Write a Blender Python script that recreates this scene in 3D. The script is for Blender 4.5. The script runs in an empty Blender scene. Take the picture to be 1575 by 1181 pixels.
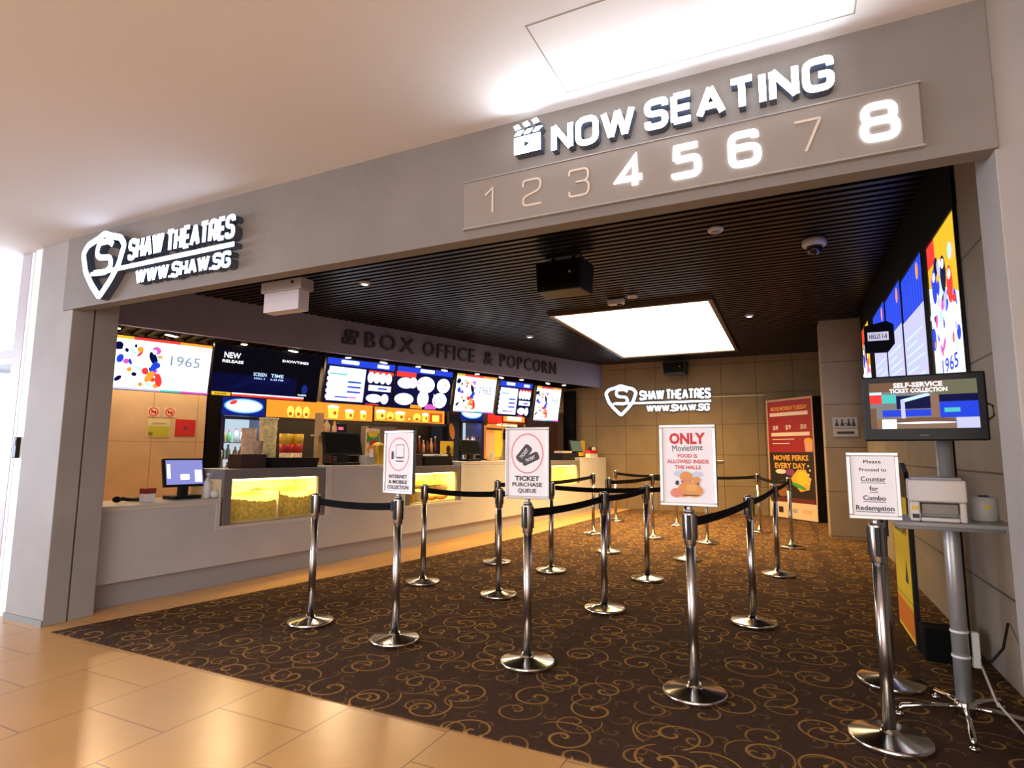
import bpy, math, random
from mathutils import Matrix, Vector
random.seed(7)
PI = math.pi
S = bpy.context.scene
C = S.collection

# ------------------------------------------------------------------ camera
def cam_basis(yaw, pitch, roll):
    f = Vector((-math.sin(yaw)*math.cos(pitch), math.cos(yaw)*math.cos(pitch), math.sin(pitch)))
    r = Vector((math.cos(yaw), math.sin(yaw), 0)); u = r.cross(f)
    r2 = math.cos(roll)*r + math.sin(roll)*u
    u2 = -math.sin(roll)*r + math.cos(roll)*u
    return r2, u2, f
cd = bpy.data.cameras.new('camera'); cam = bpy.data.objects.new('camera', cd); C.objects.link(cam)
cd.sensor_width = 36.0; cd.sensor_fit = 'HORIZONTAL'; cd.lens = 36.0*894.84/1575
cd.clip_start = 0.05; cd.clip_end = 200
r_, u_, f_ = cam_basis(math.radians(25.54), math.radians(6.796), math.radians(.3276))
cam.matrix_world = Matrix(((r_.x, u_.x, -f_.x, 0), (r_.y, u_.y, -f_.y, 0), (r_.z, u_.z, -f_.z, 1.3), (0, 0, 0, 1)))
S.camera = cam

# ------------------------------------------------------------------ exposure, world, mall lamps
S.view_settings.view_transform = 'Standard'; S.view_settings.look = 'None'
S.view_settings.gamma = 1.0; S.view_settings.use_curve_mapping = False
S.view_settings.exposure = 0.0
W = bpy.data.worlds.new('world'); S.world = W; W.use_nodes = True
W.node_tree.nodes['Background'].inputs[0].default_value = (.78, .84, 1.0, 1)
W.node_tree.nodes['Background'].inputs[1].default_value = 0.9

def area_lamp(name, loc, target, sx, sy, power, col, spread=PI):
    l = bpy.data.lights.new(name, 'AREA'); l.shape = 'RECTANGLE'; l.size = sx; l.size_y = sy
    l.energy = power; l.color = col; l.spread = spread
    o = bpy.data.objects.new(name, l); C.objects.link(o); o.location = loc
    o.rotation_euler = (Vector(target)-Vector(loc)).to_track_quat('-Z', 'Y').to_euler()
    return o
# rows of warm lamps in the mall ceiling (over and behind the viewer) and daylight from the glazed end on the left
area_lamp('mall_ceiling_lamp', (-1.2, -1.6, 2.96), (-1.2, -1.6, 0), 4.5, .5, 125, (1, .95, .92))
area_lamp('mall_ceiling_lamp', (-1.2, -4.0, 2.96), (-1.2, -4.0, 0), 6.0, .6, 150, (1, .95, .93))
area_lamp('daylight', (-14.5, -2.5, 1.6), (-5.0, 1.2, 1.5), 5.0, 2.6, 1000, (.70, .80, 1.0))
area_lamp('front_fill_lamp', (-1.0, -7.6, 1.45), (-1.0, 2.5, 1.15), 9.0, 2.3, 330, (.95, .95, 1.0))  # unseen fill added low behind the viewer to brighten the entrance front

# unseen warm area lights added to brighten the kitchen, behind the menu screens
for q_, e_ in (((-8.21, 5.0), 68), ((-7.55, 8.3), 90), ((-6.35, 11.4), 90)):
    o = area_lamp('kitchen_fill_lamp', (q_[0], q_[1], 2.90), (q_[0], q_[1], 0), 2.6, .25, e_, (1, .68, .36)); o.rotation_euler.z = math.atan2(.935, .354)

# ------------------------------------------------------------------ materials
MATS = {}
def nodes_of(m):
    m.use_nodes = True; return m.node_tree.nodes, m.node_tree.links
def mat(name, col, rough=.5, metal=0., em=0., emcol=None, spec=None, noise=0., nscale=6., bump=0., bscale=40., stretch=None):
    if name in MATS: return MATS[name]
    m = bpy.data.materials.new(name); N, L = nodes_of(m); b = N['Principled BSDF']
    b.inputs['Base Color'].default_value = (*col, 1); b.inputs['Roughness'].default_value = rough
    b.inputs['Metallic'].default_value = metal
    if spec is not None: b.inputs['Specular IOR Level'].default_value = spec
    if em: b.inputs['Emission Color'].default_value = (*(emcol or col), 1); b.inputs['Emission Strength'].default_value = em
    if noise or bump:
        tc = N.new('ShaderNodeTexCoord'); src = tc.outputs['Object']
        if stretch:
            mp = N.new('ShaderNodeMapping'); mp.inputs['Scale'].default_value = stretch
            L.new(src, mp.inputs[0]); src = mp.outputs[0]
    if noise:
        t = N.new('ShaderNodeTexNoise'); t.inputs['Scale'].default_value = nscale; t.inputs['Detail'].default_value = 5
        L.new(src, t.inputs['Vector'])
        mr = N.new('ShaderNodeMapRange'); mr.inputs['From Min'].default_value = .3; mr.inputs['From Max'].default_value = .7
        mr.inputs['To Min'].default_value = 1-noise; mr.inputs['To Max'].default_value = 1+noise
        L.new(t.outputs['Fac'], mr.inputs['Value'])
        mx = N.new('ShaderNodeMix'); mx.data_type = 'RGBA'; mx.blend_type = 'MULTIPLY'; mx.inputs['Factor'].default_value = 1
        mx.inputs['A'].default_value = (*col, 1); L.new(mr.outputs[0], mx.inputs['B']); L.new(mx.outputs['Result'], b.inputs['Base Color'])
    if bump:
        t2 = N.new('ShaderNodeTexNoise'); t2.inputs['Scale'].default_value = bscale; t2.inputs['Detail'].default_value = 3
        L.new(src, t2.inputs['Vector']); bp = N.new('ShaderNodeBump'); bp.inputs['Strength'].default_value = bump
        bp.inputs['Distance'].default_value = .01; L.new(t2.outputs['Fac'], bp.inputs['Height']); L.new(bp.outputs[0], b.inputs['Normal'])
    MATS[name] = m; return m
def glow(name, col, k):
    if name in MATS: return MATS[name]
    return mat(name, (0, 0, 0), .5, 0, k, col, spec=.08)
def panelled(name, col, joint, ax, w, h, gap, rough=.6, offset=0., noise=.1, spec=.3, shift=(0, 0)):
    """flat material with a grid of joints; ax picks the two world axes that run along the courses"""
    m = bpy.data.materials.new(name); N, L = nodes_of(m); b = N['Principled BSDF']
    g = N.new('ShaderNodeNewGeometry'); sp = N.new('ShaderNodeSeparateXYZ'); L.new(g.outputs['Position'], sp.inputs[0])
    cb = N.new('ShaderNodeCombineXYZ')
    for k, a in enumerate(ax):
        ad = N.new('ShaderNodeMath'); ad.operation = 'ADD'; ad.inputs[1].default_value = shift[k]
        L.new(sp.outputs['XYZ'.index(a)], ad.inputs[0]); L.new(ad.outputs[0], cb.inputs[k])
    br = N.new('ShaderNodeTexBrick'); br.offset = offset; br.offset_frequency = 2; br.squash = 1.0
    br.inputs['Scale'].default_value = 1; br.inputs['Brick Width'].default_value = w; br.inputs['Row Height'].default_value = h
    br.inputs['Mortar Size'].default_value = gap; br.inputs['Mortar Smooth'].default_value = .1
    c2 = tuple(c*.94 for c in col)
    br.inputs['Color1'].default_value = (*col, 1); br.inputs['Color2'].default_value = (*c2, 1); br.inputs['Mortar'].default_value = (*joint, 1)
    L.new(cb.outputs[0], br.inputs['Vector'])
    t = N.new('ShaderNodeTexNoise'); t.inputs['Scale'].default_value = 2.5; t.inputs['Detail'].default_value = 6; L.new(g.outputs['Position'], t.inputs['Vector'])
    mr = N.new('ShaderNodeMapRange'); mr.inputs['From Min'].default_value = .3; mr.inputs['From Max'].default_value = .7
    mr.inputs['To Min'].default_value = 1-noise; mr.inputs['To Max'].default_value = 1+noise; L.new(t.outputs['Fac'], mr.inputs['Value'])
    mx = N.new('ShaderNodeMix'); mx.data_type = 'RGBA'; mx.blend_type = 'MULTIPLY'; mx.inputs['Factor'].default_value = 1
    L.new(br.outputs['Color'], mx.inputs['A']); L.new(mr.outputs[0], mx.inputs['B']); L.new(mx.outputs['Result'], b.inputs['Base Color'])
    b.inputs['Roughness'].default_value = rough; b.inputs['Specular IOR Level'].default_value = spec
    MATS[name] = m; return m
def carpet_mat():
    m = bpy.data.materials.new('scroll_carpet'); N, L = nodes_of(m); b = N['Principled BSDF']
    g = N.new('ShaderNodeNewGeometry')
    def M(op, a, bb=None, c=None):
        n = N.new('ShaderNodeMath'); n.operation = op
        for i, v in enumerate((a, bb, c)):
            if v is None: continue
            if hasattr(v, 'links'): L.new(v, n.inputs[i])
            else: n.inputs[i].default_value = v
        return n.outputs[0]
    def scrolls(cell, off, pitch, rmax, thick, seed):
        mp = N.new('ShaderNodeMapping'); mp.inputs['Scale'].default_value = (1/cell, 1/cell, 0); mp.inputs['Location'].default_value = (off, off*.37, 0)
        L.new(g.outputs['Position'], mp.inputs[0])
        v = N.new('ShaderNodeTexVoronoi'); v.voronoi_dimensions = '2D'; v.feature = 'F1'; v.inputs['Scale'].default_value = 1; v.inputs['Randomness'].default_value = .55
        L.new(mp.outputs[0], v.inputs['Vector'])
        sub = N.new('ShaderNodeVectorMath'); sub.operation = 'SUBTRACT'; L.new(mp.outputs[0], sub.inputs[0]); L.new(v.outputs['Position'], sub.inputs[1])
        s = N.new('ShaderNodeSeparateXYZ'); L.new(sub.outputs[0], s.inputs[0])
        cs = N.new('ShaderNodeSeparateColor'); L.new(v.outputs['Color'], cs.inputs[0])
        sg = M('SUBTRACT', M('MULTIPLY', M('GREATER_THAN', cs.outputs[0], .5), 2.), 1.)
        x = M('MULTIPLY', s.outputs[0], sg); y = s.outputs[1]
        r = M('SQRT', M('ADD', M('MULTIPLY', x, x), M('MULTIPLY', y, y)))
        th = M('DIVIDE', M('ARCTAN2', y, x), 2*PI)
        # pitch grows outwards like a scroll: use sqrt-free power of r
        q = M('ADD', M('ADD', M('DIVIDE', M('POWER', r, .75), pitch), th), M('ADD', cs.outputs[1], seed))
        fr = M('ABSOLUTE', M('SUBTRACT', M('FRACT', q), .5))
        line = M('LESS_THAN', fr, M('DIVIDE', thick, M('ADD', r, .12)))
        lim = M('LESS_THAN', r, M('ADD', M('MULTIPLY', cs.outputs[2], .16), rmax))
        return M('MULTIPLY', line, lim)
    a = scrolls(.36, .0, .34, .40, .020, 0.)
    c2 = scrolls(.29, 3.7, .38, .36, .019, .3)
    c3 = scrolls(.17, 7.1, .5, .26, .022, .6)
    tot = M('MAXIMUM', M('MAXIMUM', a, M('MULTIPLY', c2, .7)), M('MULTIPLY', c3, .35))
    t = N.new('ShaderNodeTexNoise'); t.inputs['Scale'].default_value = 3.0; t.inputs['Detail'].default_value = 3; L.new(g.outputs['Position'], t.inputs['Vector'])
    tot = M('MULTIPLY', tot, M('ADD', M('MULTIPLY', t.outputs['Fac'], .9), .35))
    t2 = N.new('ShaderNodeTexNoise'); t2.inputs['Scale'].default_value = 55; t2.inputs['Detail'].default_value = 2; L.new(g.outputs['Position'], t2.inputs['Vector'])
    mxa = N.new('ShaderNodeMix'); mxa.data_type = 'RGBA'; mxa.inputs['A'].default_value = (.040, .021, .014, 1); mxa.inputs['B'].default_value = (.085, .047, .030, 1)
    L.new(t2.outputs['Fac'], mxa.inputs['Factor'])
    mx = N.new('ShaderNodeMix'); mx.data_type = 'RGBA'; mx.inputs['B'].default_value = (.40, .22, .06, 1)
    L.new(tot, mx.inputs['Factor']); L.new(mxa.outputs['Result'], mx.inputs['A']); L.new(mx.outputs['Result'], b.inputs['Base Color'])
    b.inputs['Roughness'].default_value = .95; b.inputs['Specular IOR Level'].default_value = .1
    bp = N.new('ShaderNodeBump'); bp.inputs['Strength'].default_value = .35; bp.inputs['Distance'].default_value = .004
    t3 = N.new('ShaderNodeTexNoise'); t3.inputs['Scale'].default_value = 320; L.new(g.outputs['Position'], t3.inputs['Vector'])
    L.new(t3.outputs['Fac'], bp.inputs['Height']); L.new(bp.outputs[0], b.inputs['Normal'])
    return m
def glass_mat():
    m = bpy.data.materials.new('clear_glass'); N, L = nodes_of(m); N.remove(N['Principled BSDF'])
    tr = N.new('ShaderNodeBsdfTransparent'); tr.inputs[0].default_value = (.95, .97, .96, 1)
    gl = N.new('ShaderNodeBsdfGlossy'); gl.inputs['Roughness'].default_value = .03
    lw = N.new('ShaderNodeLayerWeight'); lw.inputs[0].default_value = .5
    pw = N.new('ShaderNodeMath'); pw.operation = 'POWER'; pw.inputs[1].default_value = 4; L.new(lw.outputs['Facing'], pw.inputs[0])
    ma = N.new('ShaderNodeMath'); ma.operation = 'MULTIPLY_ADD'; ma.inputs[1].default_value = .4; ma.inputs[2].default_value = .03; L.new(pw.outputs[0], ma.inputs[0])
    mx = N.new('ShaderNodeMixShader'); L.new(ma.outputs[0], mx.inputs[0]); L.new(tr.outputs[0], mx.inputs[1]); L.new(gl.outputs[0], mx.inputs[2])
    L.new(mx.outputs[0], N['Material Output'].inputs[0]); return m
GLASS = glass_mat()
steel = mat('brushed_steel', (.50, .48, .46), .26, 1.)
chrome = mat('polished_steel', (.62, .60, .57), .10, 1.)
silver = mat('silver_frame', (.48, .48, .47), .38, .85)
black = mat('black_plastic', (.008, .008, .009), .42, spec=.25)
matblack = mat('matt_black', (.005, .005, .006), .7, spec=.08)
beltm = mat('black_webbing', (.006, .006, .007), .85, spec=.1, bump=.2, bscale=300)
white = mat('white_plastic', (.72, .71, .70), .4)
cream = mat('cream_plastic', (.70, .64, .55), .45)
grey = mat('grey_plastic', (.32, .32, .33), .45)
dgrey = mat('dark_grey_plastic', (.07, .07, .075), .5)
paper = mat('white_paper', (.88, .87, .93), .7)
fascia_m = mat('shaded_fascia_concrete', (.215, .195, .18), .62, noise=.10, nscale=1.6, bump=.06, bscale=60, spec=.3)  # browner than the piers; weaker light on the fascia is darkened into the colour
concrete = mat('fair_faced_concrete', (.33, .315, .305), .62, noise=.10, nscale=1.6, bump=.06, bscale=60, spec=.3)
ink = mat('black_ink', (.03, .028, .03), .6)
redink = mat('red_ink', (.62, .03, .03), .6)
pinkink = mat('faded_red_ink', (.72, .22, .24), .6)
red = mat('red_card', (.55, .02, .02), .5)
yellow = mat('yellow_card', (.80, .50, .03), .5)
brown = mat('dark_brown_card', (.030, .010, .007), .55)
gold = mat('gold_tin', (.62, .40, .06), .35, .6)
orange = mat('orange_card', (.75, .28, .04), .55)
green = mat('green_card', (.05, .30, .05), .55)
g_white = glow('white_led', (.92, .94, 1.0), 34.)
g_num = glow('number_led', (.90, .93, 1.0), 9.)
g_logo = glow('logo_led', (.72, .80, 1.0), 4.5)
g_scr = glow('screen_white', (.96, .97, 1.0), 1.7)
g_pale = glow('screen_pale_blue', (.55, .75, 1.0), 1.3)
g_blue = glow('screen_blue', (.02, .06, .75), 1.1)
g_navy = glow('screen_navy', (.004, .006, .07), .8)
g_black = glow('screen_black', (.004, .004, .012), .4)
g_red = glow('screen_red', (.95, .05, .04), 1.1)
g_orange = glow('screen_orange', (1., .32, .03), 1.3)
g_yellow = glow('screen_yellow', (1., .58, .03), 1.05)
g_mag = glow('screen_magenta', (.85, .12, .65), 1.0)
g_teal = glow('screen_teal', (.10, .65, .60), 1.0)
g_lilac = glow('screen_lilac', (.62, .62, 1.0), 1.1)
g_brown = glow('screen_brown', (.30, .15, .08), .7)
g_grey = glow('screen_grey', (.35, .33, .33), .7)
g_menu = glow('menu_amber', (1., .34, .03), 1.15)
g_menuy = glow('menu_yellow', (1., .70, .08), 1.8)
g_warm = glow('warm_lamp', (1., .80, .52), 16.)
g_case = glow('case_lamp', (1., .70, .22), 8.)
g_ceil = glow('ceiling_diffuser', (1., .86, .58), 2.6)
g_fridge = glow('fridge_lining', (.70, .86, 1.0), .85)
g_term = glow('terminal_lilac', (.34, .35, .85), .85)

# ------------------------------------------------------------------ geometry helpers
class MB:
    """collects shapes and links them as one mesh object"""
    def __init__(s): s.v = []; s.f = []; s.m = []; s.s = []
    def add(s, vs, fs, mi=0, smooth=False):
        o = len(s.v); s.v += [tuple(v) for v in vs]
        for f in fs: s.f.append([i+o for i in f]); s.m.append(mi); s.s.append(smooth)
        return s
    def box(s, x0, y0, z0, x1, y1, z1, mi=0, M=None):
        vs = [Vector((x, y, z)) for z in (z0, z1) for y in (y0, y1) for x in (x0, x1)]
        if M: vs = [M @ v for v in vs]
        return s.add(vs, [(0, 2, 3, 1), (4, 5, 7, 6), (0, 1, 5, 4), (2, 6, 7, 3), (0, 4, 6, 2), (1, 3, 7, 5)], mi)
    def lathe(s, prof, n=24, c=(0, 0, 0), mi=0, smooth=True, M=None):
        vs = []
        for r, z in prof:
            for k in range(n):
                a = 2*PI*k/n; v = Vector((c[0]+r*math.cos(a), c[1]+r*math.sin(a), c[2]+z)); vs.append(M @ v if M else v)
        fs = []
        for i in range(len(prof)-1):
            for k in range(n): fs.append((i*n+k, i*n+(k+1) % n, (i+1)*n+(k+1) % n, (i+1)*n+k))
        s.add(vs, fs, mi, smooth)
        o = len(s.v)-len(vs)
        if prof[0][0] > 1e-5: s.f.append([o+k for k in range(n)][::-1]); s.m.append(mi); s.s.append(False)
        if prof[-1][0] > 1e-5: s.f.append([o+(len(prof)-1)*n+k for k in range(n)]); s.m.append(mi); s.s.append(False)
        return s
    def rod(s, p0, p1, r, n=12, mi=0, r1=None):
        p0 = Vector(p0); p1 = Vector(p1); d = p1-p0; q = d.to_track_quat('Z', 'Y').to_matrix().to_4x4()
        return s.lathe([(r, 0), (r if r1 is None else r1, d.length)], n, mi=mi, M=Matrix.Translation(p0) @ q)
    def tube(s, pts, r, n=8, mi=0):
        pts = [Vector(p) for p in pts]; vs = []
        for i, p in enumerate(pts):
            t = (pts[min(i+1, len(pts)-1)]-pts[max(i-1, 0)]).normalized()
            q = t.to_track_quat('Z', 'Y').to_matrix()
            for k in range(n):
                a = 2*PI*k/n; vs.append(p+q @ Vector((r*math.cos(a), r*math.sin(a), 0)))
        fs = [(i*n+k, i*n+(k+1) % n, (i+1)*n+(k+1) % n, (i+1)*n+k) for i in range(len(pts)-1) for k in range(n)]
        fs += [tuple(range(n))[::-1], tuple((len(pts)-1)*n+k for k in range(n))]
        return s.add(vs, fs, mi, True)
    def ball(s, c, r, n=10, mi=0, sq=(1, 1, 1)):
        m = max(4, n//2+1); prof = [(r*math.sin(PI*i/m), -r*math.cos(PI*i/m)) for i in range(m+1)]
        M = Matrix.Translation(c) @ Matrix.Diagonal((*sq, 1))
        prof[0] = (1e-6, -r); prof[-1] = (1e-6, r)
        return s.lathe(prof, n, mi=mi, M=M)
    def prism(s, poly, y0, y1, mi=0):
        """polygon in (x,z), extruded along y"""
        n = len(poly); vs = [(x, y0, z) for x, z in poly]+[(x, y1, z) for x, z in poly]
        fs = [tuple(range(n)), tuple(range(n, 2*n))[::-1]]+[(i, n+i, n+(i+1) % n, (i+1) % n) for i in range(n)]
        return s.add(vs, fs, mi)
    def build(s, name, mats, parent=None, bevel=0., loc=None, seg=2):
        me = bpy.data.meshes.new(name); me.from_pydata(s.v, [], s.f)
        for m in (mats if isinstance(mats, (list, tuple)) else [mats]): me.materials.append(m)
        me.polygons.foreach_set('material_index', s.m); me.polygons.foreach_set('use_smooth', s.s); me.update()
        o = bpy.data.objects.new(name, me); C.objects.link(o)
        if parent: o.parent = parent
        if loc: o.location = loc
        if bevel:
            b = o.modifiers.new('bevel', 'BEVEL'); b.width = bevel; b.segments = seg; b.limit_method = 'ANGLE'; b.angle_limit = math.radians(40)
        return o

TXT = {}
def glyphs(text, bold):
    k = (text, bold)
    if k in TXT: return TXT[k]
    cu = bpy.data.curves.new('lettering', 'FONT'); cu.body = text; cu.size = 1; cu.offset = bold; cu.resolution_u = 2; cu.fill_mode = 'FRONT'
    o = bpy.data.objects.new('lettering', cu); C.objects.link(o)
    dg = bpy.context.evaluated_depsgraph_get(); me = bpy.data.meshes.new_from_object(o.evaluated_get(dg))
    vs = [(v.co.x, v.co.y) for v in me.vertices]; fs = [tuple(p.vertices) for p in me.polygons]
    bpy.data.objects.remove(o); bpy.data.curves.remove(cu); bpy.data.meshes.remove(me)
    x0 = min(v[0] for v in vs); x1 = max(v[0] for v in vs)
    vs = [((x-x0)/.729, y/.729) for x, y in vs]
    TXT[k] = (vs, fs, (x1-x0)/.729); return TXT[k]

class Gfx:
    """flat printed or lit artwork facing local -y: every new shape lies a hair in front of the last"""
    def __init__(s, y=0.): s.mb = MB(); s.y = y; s.mats = []
    def _m(s, m):
        if m not in s.mats: s.mats.append(m)
        return s.mats.index(m)
    def poly(s, pts, m):
        s.y -= .0004; s.mb.add([(x, s.y, z) for x, z in pts], [tuple(range(len(pts)))], s._m(m)); return s
    def rect(s, x0, z0, x1, z1, m): return s.poly([(x0, z0), (x1, z0), (x1, z1), (x0, z1)], m)
    def ell(s, cx, cz, rx, rz, m, n=20, rot=0.):
        ca, sa = math.cos(rot), math.sin(rot)
        return s.poly([(cx+rx*math.cos(2*PI*k/n)*ca-rz*math.sin(2*PI*k/n)*sa, cz+rx*math.cos(2*PI*k/n)*sa+rz*math.sin(2*PI*k/n)*ca) for k in range(n)], m)
    def rrect(s, x0, z0, x1, z1, r, m, rot=0.):
        cx, cz = (x0+x1)/2, (z0+z1)/2; pts = []
        for qx, qz, a0 in ((x1-r, z1-r, 0), (x0+r, z1-r, 90), (x0+r, z0+r, 180), (x1-r, z0+r, 270)):
            for k in range(5):
                a = math.radians(a0+k*22.5); pts.append((qx+r*math.cos(a)-cx, qz+r*math.sin(a)-cz))
        ca, sa = math.cos(rot), math.sin(rot)
        return s.poly([(cx+x*ca-z*sa, cz+x*sa+z*ca) for x, z in pts], m)
    def ring(s, cx, cz, rx, rz, w, m, n=32):
        s.y -= .0004; vs = []; fs = []
        for k in range(n):
            a = 2*PI*k/n
            for e in (0, w): vs.append((cx+(rx-e)*math.cos(a), s.y, cz+(rz-e)*math.sin(a)))
        for k in range(n): fs.append((2*k, 2*k+1, 2*((k+1) % n)+1, 2*((k+1) % n)))
        s.mb.add(vs, fs, s._m(m)); return s
    def text(s, t, cx, cz, h, m, w=None, bold=.02, rot=0.):
        """cap height h, centred on (cx, cz); w = overall width when given"""
        vs, fs, tw = glyphs(t, bold); sx = (w/tw) if w else h; s.y -= .0004; ca, sa = math.cos(rot), math.sin(rot)
        q = [((x-tw/2)*sx, (y-.5)*h) for x, y in vs]
        s.mb.add([(cx+x*ca-z*sa, s.y, cz+x*sa+z*ca) for x, z in q], fs, s._m(m)); return s
    def build(s, name, parent): return s.mb.build(name, s.mats, parent)

def thing(name, label, cat, loc=(0, 0, 0), rz=0., group=None):
    o = bpy.data.objects.new(name, None); C.objects.link(o); o.location = loc; o.rotation_euler = (0, 0, rz)
    o.empty_display_size = .1; o['label'] = label; o['category'] = cat
    if group: o['group'] = group
    return o
def tag(o, label, cat, group=None):
    o['label'] = label; o['category'] = cat
    if group: o['group'] = group
    return o
def struct(name, mb, mats, **k):
    o = mb.build(name, mats, **k); o['kind'] = 'structure'; return o
def copy_tree(o, parent=None):
    c = o.copy(); C.objects.link(c); c.parent = parent
    for ch in list(o.children): copy_tree(ch, c)
    return c

# frames: K = the soffit / menu-screen line on the left, B = the service counter front
SD = Vector((.354, .935, 0)).normalized(); SN = Vector((-SD.y, SD.x, 0)); SP = Vector((-4.14, 14.05, 0)); SA = math.atan2(SD.y, SD.x)
CD = Vector((.103, 1, 0)).normalized(); CN = Vector((-CD.y, CD.x, 0)); CP = Vector((-5.2, 3, 0)); CA = math.atan2(CD.y, CD.x)
def K(s, off, z=0.): return SP+SD*s+SN*off+Vector((0, 0, z))
def B(s, off, z=0.): return CP+CD*s+CN*off+Vector((0, 0, z))
# ------------------------------------------------------------------ the setting
tile = panelled('beige_floor_tile', (.61, .33, .115), (.27, .15, .06), 'YX', .59, .59, .004, rough=.28, offset=.5, noise=.05, spec=.45, shift=(-2.2, 2.11))
struct('floor', MB().box(-16, -8, -.12, 6, 14.3, 0), tile)
cb = [(-4.87, 2.52), (.72, 2.52), (.72, 2.81), (1.07, 2.81), (1.07, 13.95), (-3.5, 13.95), (-3.84, 8.6), (-4.30, 5.4)]
mb = MB(); n = len(cb)
mb.add([(x, y, .0) for x, y in cb]+[(x, y, .007) for x, y in cb], [tuple(range(n, 2*n)), tuple(range(n))[::-1]]+[(i, (i+1) % n, n+(i+1) % n, n+i) for i in range(n)])
struct('floor_carpet', mb, carpet_mat())
wallm = panelled('wall_panel_concrete', (.23, .165, .10), (.08, .055, .035), 'XZ', .74, .69, .006, shift=(2.86, -1.29))
wallr = panelled('side_wall_concrete', (.27, .225, .18), (.09, .07, .055), 'YZ', 1.45, .69, .007, shift=(.2, -1.20))
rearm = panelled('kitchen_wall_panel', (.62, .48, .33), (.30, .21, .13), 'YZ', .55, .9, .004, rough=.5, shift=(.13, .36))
struct('wall_back', MB().box(-10.5, 13.95, 0, 1.3, 14.12, 3.62), wallm)
struct('wall_right', MB().box(1.07, 2.81, 0, 1.25, 13.95, 3.62), wallr)
mb = MB().box(.50, 10.63, 0, 1.07, 11.25, 3.5)
struct('wall_right_pier', mb, panelled('pier_concrete', (.28, .22, .17), (.11, .085, .065), 'XZ', 2.4, .69, .007, shift=(.6, -1.42)), bevel=.008)
# fascia over the opening, its two piers and the skirting of the left one
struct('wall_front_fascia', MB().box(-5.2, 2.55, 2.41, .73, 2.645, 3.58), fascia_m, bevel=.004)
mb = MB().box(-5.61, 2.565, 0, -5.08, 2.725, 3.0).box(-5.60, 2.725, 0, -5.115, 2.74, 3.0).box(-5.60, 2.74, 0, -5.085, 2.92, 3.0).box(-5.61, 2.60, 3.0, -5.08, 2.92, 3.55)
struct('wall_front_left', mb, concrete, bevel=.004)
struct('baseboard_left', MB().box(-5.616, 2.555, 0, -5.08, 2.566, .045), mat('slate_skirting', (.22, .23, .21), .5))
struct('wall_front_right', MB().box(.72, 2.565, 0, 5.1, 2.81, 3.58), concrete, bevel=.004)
struct('wall_mall_right', MB().box(5.0, -8, 0, 5.15, 2.55, 3.1), mat('mall_wall_paint', (.62, .57, .50), .7))
struct('wall_mall_back', MB().box(-16, -8.1, 0, 5.1, -8, 3.1), MATS['mall_wall_paint'])
struct('wall_left_end', MB().box(-10.3, 2.80, 0, -5.62, 2.92, 3.55), mat('plain_partition', (.45, .40, .35), .7))
mallc = mat('mall_ceiling_paint', (.655, .65, .655), .75, noise=.02, nscale=1.)
struct('ceiling', MB().box(-5.2, -8, 3.0, 5.15, 2.57, 3.1), mallc)
struct('ceiling_left', MB().box(-16, -8, 3.0, -5.2, 2.80, 3.1), mallc)
# access hatch in the mall ceiling: a fine shadow gap around a flush panel
mb = MB(); x0, x1, y0, y1, w = -.885, .30, 1.955, 2.435, .005
for a in ((x0, y0, x1, y0+w), (x0, y1-w, x1, y1), (x0, y0, x0+w, y1), (x1-w, y0, x1, y1)): mb.box(a[0], a[1], 2.9985, a[2], a[3], 3.001)
struct('trim_1', mb, mat('hatch_gap', (.28, .26, .24), .8))
# slatted black ceiling
slat = mat('black_slat', (.010, .008, .007), .36, spec=.35)
mb = MB(); y = 2.70; PX0, PX1, PY0, PY1 = -3.36, -.90, 8.32, 12.80
while y < 13.9:
    xl = SP.x+.3786*(y-SP.y)-.06
    if PY0-.08 < y < PY1+.02:
        for a, b in ((xl, PX0-.02), (PX1+.02, 1.07)):
            if b > a: mb.box(a, y, 3.49, b, y+.058, 3.56)
    else: mb.box(xl, y, 3.49, 1.07, y+.058, 3.56)
    y += .112
struct('ceiling_slats', mb, slat)
struct('ceiling_void', MB().box(-10.5, 2.62, 3.58, 1.3, 14.1, 3.64), mat('ceiling_void_black', (.004, .004, .004), .9, spec=.1))
# soffit over the counter and the lower ceiling behind it
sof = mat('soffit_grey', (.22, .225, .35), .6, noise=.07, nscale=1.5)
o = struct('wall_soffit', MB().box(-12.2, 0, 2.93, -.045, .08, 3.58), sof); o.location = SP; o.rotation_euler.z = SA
mb = MB().box(-12.2, .08, 2.985, .2, 2.6, 3.02)
for i in range(70): mb.box(-12+i*.17, .08, 2.945, -12+i*.17+.06, 1.6, 2.985)
o = struct('ceiling_kitchen', mb, matblack); o.location = SP; o.rotation_euler.z = SA
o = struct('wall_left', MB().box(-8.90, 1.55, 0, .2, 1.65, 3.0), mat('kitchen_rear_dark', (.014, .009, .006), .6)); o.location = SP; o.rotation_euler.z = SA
o = struct('wall_left_panelled', MB().box(-12.2, .85, 0, -8.90, 1.65, 2.985), rearm); o.location = SP; o.rotation_euler.z = SA
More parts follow.
